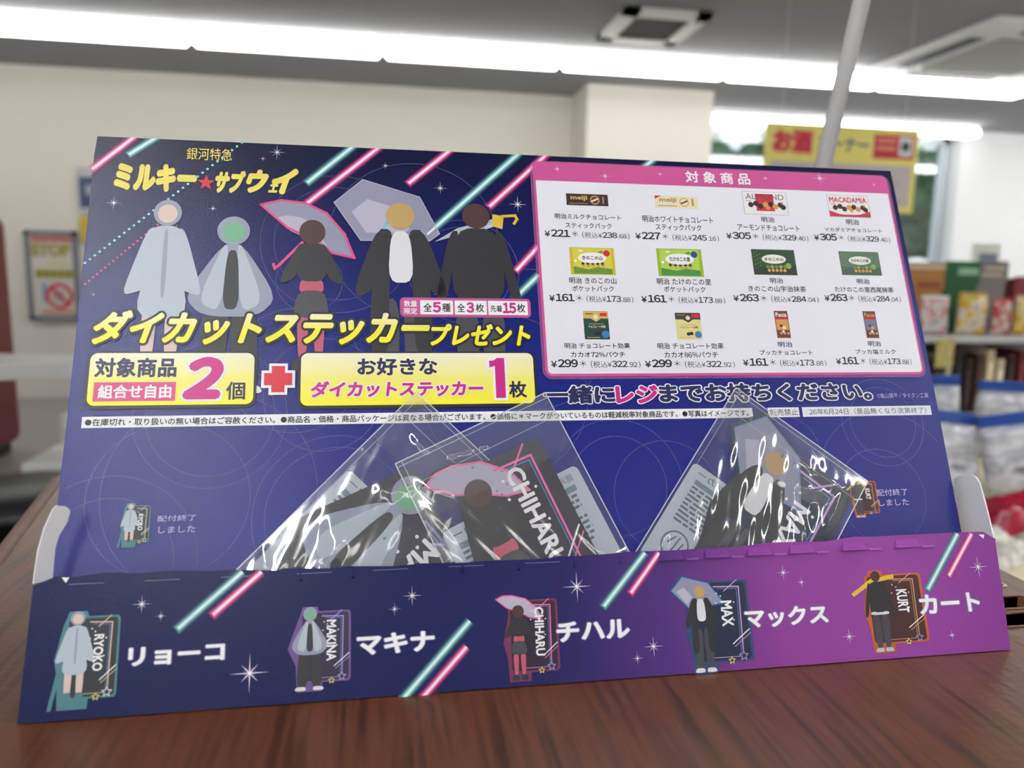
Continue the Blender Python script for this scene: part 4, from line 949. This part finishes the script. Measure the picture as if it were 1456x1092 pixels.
# embossed torn perforation tabs along the upper edge
bm = bmesh.new()
def raised(pix, hgt, ins):
    q = [UVF(*p) for p in pix]; c = sum(q, Vector((0, 0))) / 4
    t_ = bmesh.new(); lo = [t_.verts.new((p.x, p.y, .0001)) for p in q]; hi = [t_.verts.new((*(p + (c - p).normalized() * ins * (1 if k < 2 else .3)), hgt if k < 2 else .00025)) for k, p in enumerate(q)]
    t_.faces.new(hi)
    for j in range(4): t_.faces.new((lo[j], lo[(j + 1) % 4], hi[(j + 1) % 4], hi[j]))
    bmesh.ops.recalc_face_normals(t_, faces=t_.faces); t_.verts.index_update()
    P.raw([tuple(v.co) for v in t_.verts], [[v.index for v in f.verts] for f in t_.faces], FRONT); t_.free()
for i, x in enumerate((935, 1000, 1060, 1120, 1195, 1270)):
    y = 792 - (x - 935) * .055
    raised([(x, y + 6), (x + 36, y + 4), (x + 33, y - 8), (x + 3, y - 6)], .0019, .0005)
    raised([(x + 40, y + 5), (x + 58, y + 4), (x + 58, y + 1), (x + 40, y + 2)], .0008, .0002)
for x, y in ((425, 823), (500, 819), (655, 812), (735, 808), (815, 804), (880, 798)): raised([(x, y + 3), (x + 5, y + 3), (x + 4, y - 9), (x + 1, y - 9)], .0006, .0006)
bm.free()
P.build('front_panel')
for s, bl, tr in (('リョーコ', (182, 948), (320, 913)), ('マキナ', (507.5, 932), (617.5, 896)), ('チハル', (792, 913.5), (894, 879)), ('マックス', (1060.5, 894), (1175, 859)), ('カート', (1309, 874), (1390, 841))):
    P = Print(FP, D); P.text(s, bl, tr, WHITE, 3, .035, 0, ((.07, ink('ink_name_glow', (200, 190, 240), .35), 2.5),)); P.build('name_lettering')
for k, bl, tr in ((1, (66, 1012), (173, 864)), (2, (406, 986), (499, 858)), (3, (708, 972), (791, 842)), (4, (965, 961), (1060, 814)), (5, (1222, 931), (1306, 806))):
    P = Print(FP, D); T, asp = box_T(FP, bl, tr); sticker_art(P, k, T, asp, 2); P.build('printed_sticker')
# --- side flaps, base, back strut
def flap(pix, extra):
    return [tuple(onY(x, y, Y)) for x, y, Y in pix] + extra
L0 = FP.o + FP.v * FH
def on_plane(px, py, q, n):
    d = ray(px, py); return tuple(CAM + d * ((q - CAM).dot(n) / d.dot(n)))
q = onY(47.5, 830, .0185); sp = math.radians(35); n = Vector((math.cos(sp), -math.sin(sp), 0))
cutslab('side_flap', [on_plane(x, y, q, n) for x, y in ((47.5, 830), (54, 785), (63, 752), (76, 724), (81, 719), (93, 720), (99, 724), (100, 729), (96, 742), (84, 762), (79, 778), (77, 797), (75, 824))], .0007, CARD, D)
q = onY(1413, 767, .0195); sp = math.radians(4); n = Vector((math.cos(sp), -math.sin(sp), 0))
cutslab('side_flap', [on_plane(x, y, q, n) for x, y in ((1413, 767), (1403, 725), (1393, 688), (1388, 679), (1381, 675), (1363, 676), (1357, 681), (1356, 690), (1361, 722), (1367, 757), (1372, 772))], .0007, CARD, D)
for s in (-1, 1):
    x = s * .2070
    cutslab('side_wall', [(x, .004, .001), (x, .0205, .044), (x, .030, .044), (x, .013, .001)], .0006, CARD, D)
box('tray_base', (-.2095, .0012, .0006), (.2095, .0145, .0016), CARD, D)
bm = bmesh.new(); v = [(-.05, .0165, .003), (.05, .0165, .003), (.05, .0165 + .21 * .4026, .19), (-.05, .0165 + .21 * .4026, .19), (-.05, .11, .0008), (.05, .11, .0008)]
vv = [bm.verts.new(p) for p in v]; bm.faces.new((vv[4], vv[5], vv[2], vv[3]))
bmesh.ops.solidify(bm, geom=bm.faces[:], thickness=.0014); obj('back_strut', bm, CARD, D)

# ================================================================== sticker packets
FILM = film_mat('clear_film', .05, .13, .09); SEAM = ink('film_seam', (236, 240, 246), .55, .15); CREASE = ink('film_fold', (230, 234, 240), .25, .12)
INFO = M('info_card', (176, 184, 200), .5); INFOT = M('info_grey', (84, 98, 112), .5); INFOB = M('info_bar', (104, 128, 142), .5)
SPARK = [M('holo_green', (30, 110, 84), .3), M('holo_blue', (44, 66, 150), .3), M('holo_violet', (76, 60, 140), .3)]
def packet(label, w0, corner, ang, wid, length, k, sbl, sh, stilt, info, ridges, vmin=.0055, slide=0):
    f = Frame(BP.y0, BP.tilt, w0)
    o = thing('sticker_packet', label, 'sticker packet', tuple(f.o))
    o.matrix_world = f.mat()
    ex = Vector((math.cos(ang), math.sin(ang))); ey = Vector((math.sin(ang), -math.cos(ang)))     # across, and down the bag
    c0 = Vector(f.uv(*corner))
    class Local(Frame):
        def __init__(s): s.__dict__.update(f.__dict__)
        def mat(s): return Matrix.Identity(4)
    LF = Local()
    LF.uv = f.uv
    # info card
    P = Print(LF, o); (ax_, ay_, aw, ah) = info
    I = lambda x, y: tuple(c0 + ex * (ax_ + aw * x) + ey * (ay_ + ah * (1 - y)))
    q = clip([Vector(I(*p)) for p in rrect(0, 0, 1, 1, .04)], 1, vmin, False); P.poly(q, INFO, -12)
    P.text('ステッカー', None, None, INFOT, -11, .01, T=lambda s, t: I(.43 - .37 * s, .915 + .06 * t))
    P.text('銀河特急 ミルキー', None, None, INFOT, -11, .0, T=lambda s, t: I(.94 - .42 * s, .915 + .05 * t))
    P.poly([I(*p) for p in ((.07, .85), (.93, .85), (.93, .89), (.07, .89))], INFOB, -11)
    rnd = random.Random(k)
    for i in range(9):
        y = .815 - i * .036; e = .93 - (rnd.random() * .25 if i in (3, 8) else .02)
        x = .07
        while x < e:
            l = rnd.uniform(.03, .10); P.poly([I(x, y), I(min(x + l, e), y), I(min(x + l, e), y + .018), I(x, y + .018)], INFOT, -11); x += l + .012
    cc = I(.17, .36); 
    if cc[1] > vmin + .008: P.ring(cc, .0062, .0008, INFOT, -11, 30); P.line([(cc[0] - .003, cc[1] - .003), (cc[0] + .003, cc[1] + .003)], .0008, INFOT, -11); P.line([(cc[0] - .003, cc[1] + .002), (cc[0] + .001, cc[1] + .004)], .0008, INFOT, -11); P.line([(cc[0] - .001, cc[1] - .004), (cc[0] + .004, cc[1] + .0)], .0008, INFOT, -11)
    # drop what would stick below the tray floor
    P.p, P.mi = zip(*[(q, m) for q, m in zip(P.p, P.mi) if min(P.v[i][1] for i in q) >= vmin - .0001]) ; P.p, P.mi = list(P.p), list(P.mi)
    P.build('info_card')
    # sticker
    P = Print(LF, o)
    sx = Vector((math.cos(stilt), math.sin(stilt))); sy = Vector((-math.sin(stilt), math.cos(stilt))); s0 = Vector(f.uv(*sbl)); asp = .66
    T = lambda x, y: tuple(s0 + sx * (x - .36) * sh * asp + sy * (y - (.92 if k == 2 else .80)) * sh)
    sticker_art(P, k, T, asp, 1, {2: 1, 3: 1.02, 4: 1.15}[k], M('die_cut_dark', (30, 28, 48), .42))
    for i in range(16):
        x, y = rnd.uniform(.2, .9), rnd.uniform(.3, .95); P.poly([T(a_, b_) for a_, b_ in star((x, y), rnd.uniform(.008, .016), .3, 4)], SPARK[i % 3], 3.4)
    keep = []
    for q, m in zip(P.p, P.mi):
        cl = clip([Vector((P.v[i][0], P.v[i][1])) for i in q], 1, vmin, False)
        if len(cl) > 2:
            z = P.v[q[0]][2]; n0 = len(P.v); P.v += [(p.x, p.y, z) for p in cl]; keep.append((list(range(n0, n0 + len(cl))), m))
    P.p = [q for q, _ in keep]; P.mi = [m for _, m in keep]
    P.build('die_cut_sticker')
    # film envelope: front sheet with ridges, flat back sheet
    n, mN = 72, 96; bm = bmesh.new(); G = {}
    RP = [([Vector(f.uv(*p)) for p in pts], amp, wdt) for pts, amp, wdt in ridges]
    def hgt(p):
        h = 0.0
        for pts, amp, wdt in RP:
            dmin = 1e9; s_ = 0
            for i in range(len(pts) - 1):
                a, b = pts[i], pts[i + 1]; ab = b - a; tt = max(0, min(1, (p - a).dot(ab) / ab.length_squared)); dd = (p - a - ab * tt).length
                if dd < dmin: dmin = dd; s_ = (i + tt) / (len(pts) - 1)
            h += amp * math.exp(-(dmin / wdt) ** 2) * (math.sin(math.pi * min(max(s_, .04), .96)) ** .5)
        return h
    for i in range(n + 1):
        for j in range(mN + 1):
            x, y = i / n, j / mN; p = c0 + ex * wid * x + ey * length * y
            if p.y < vmin - .004: continue
            e = min(1, min(x, 1 - x) * 9) * min(1, y * 9)
            z = .0009 + .0011 * e + hgt(p) * min(1, e * 1.5) + .00022 * e * math.sin(31 * x + 9 * y + k) * math.sin(14 * y - 6 * x + 2 * k) + .0001 * e * math.sin(70 * x - 40 * y)
            G[i, j] = bm.verts.new((p.x, max(p.y, vmin - .003), z))
    for (i, j) in list(G):
        if (i + 1, j) in G and (i, j + 1) in G and (i + 1, j + 1) in G:
            fc = bm.faces.new((G[i, j], G[i, j + 1], G[i + 1, j + 1], G[i + 1, j])); fc.smooth = True
    me = bpy.data.meshes.new('clear_sleeve'); bm.to_mesh(me); bm.free(); me.materials.append(FILM); link('clear_sleeve', me, o, Matrix.Identity(4))
    # seams and flap fold
    P = Print(LF, o)
    for a, b, w_ in (((0, 0), (wid, 0), .0005), ((0, 0), (0, length), .0005), ((wid, 0), (wid, length), .0005), ((0, .012), (wid, .012), .0002), ((.003, .0), (.003, length), .00018), ((0, .002), (wid, .0025), .0002)):
        q = clip(strip(c0 + ex * a[0] + ey * a[1], c0 + ex * b[0] + ey * b[1], w_), 1, vmin, False); P.poly(q, SEAM, 17)
    q = clip([c0, c0 + ex * wid, c0 + ex * wid + ey * .028, c0 + ey * .028], 1, vmin, False); P.poly(q, ink('film_flap', (210, 216, 226), .06, .2), 15)
    P.build('heat_seal')
    return o
packet('clear sticker packet leaning left, with grey hooded print and pale card', .0032, (592, 558), math.radians(-45), .078, .112, 2, (588, 700), .104, math.radians(-47), (.003, .046, .070, .066),
       [([(470, 730), (478, 770), (470, 808)], .0016, .0045), ([(372, 800), (372, 760), (380, 730)], .0009, .002), ([(352, 805), (372, 770), (382, 808)], .0007, .0012), ([(585, 615), (605, 640)], .0009, .0016), ([(510, 625), (520, 640)], .0009, .0014), ([(520, 680), (560, 700), (600, 690)], .0006, .003)])
packet('middle clear sticker packet with pink edged umbrella print, in front', .0085, (562, 660), math.radians(24.5), .0765, .115, 3, (680, 702), .086, math.radians(24.5), (.005, .036, .069, .070),
       [([(630, 650), (700, 600), (745, 575)], .0008, .0018), ([(600, 655), (660, 640), (712, 625)], .0009, .002), ([(860, 780), (880, 785), (895, 775)], .0012, .003), ([(600, 690), (640, 700)], .0006, .002), ([(800, 640), (850, 720)], .0005, .004)])
packet('right clear sticker packet with long dark coat print and blue edged umbrella', .0032, (1045, 552), math.radians(-37.5), .0795, .110, 4, (1100, 665), .096, math.radians(-37), (.002, .044, .072, .062),
       [([(1105, 680), (1150, 695), (1190, 705)], .0014, .0042), ([(1120, 700), (1150, 780)], .0010, .0022), ([(1000, 622), (1008, 632)], .0012, .002), ([(900, 775), (940, 765), (930, 785)], .0010, .0022), ([(1130, 650), (1180, 690), (1215, 700)], .0010, .002), ([(1190, 705), (1180, 740)], .0012, .002), ([(1115, 620), (1170, 665)], .0008, .002)])
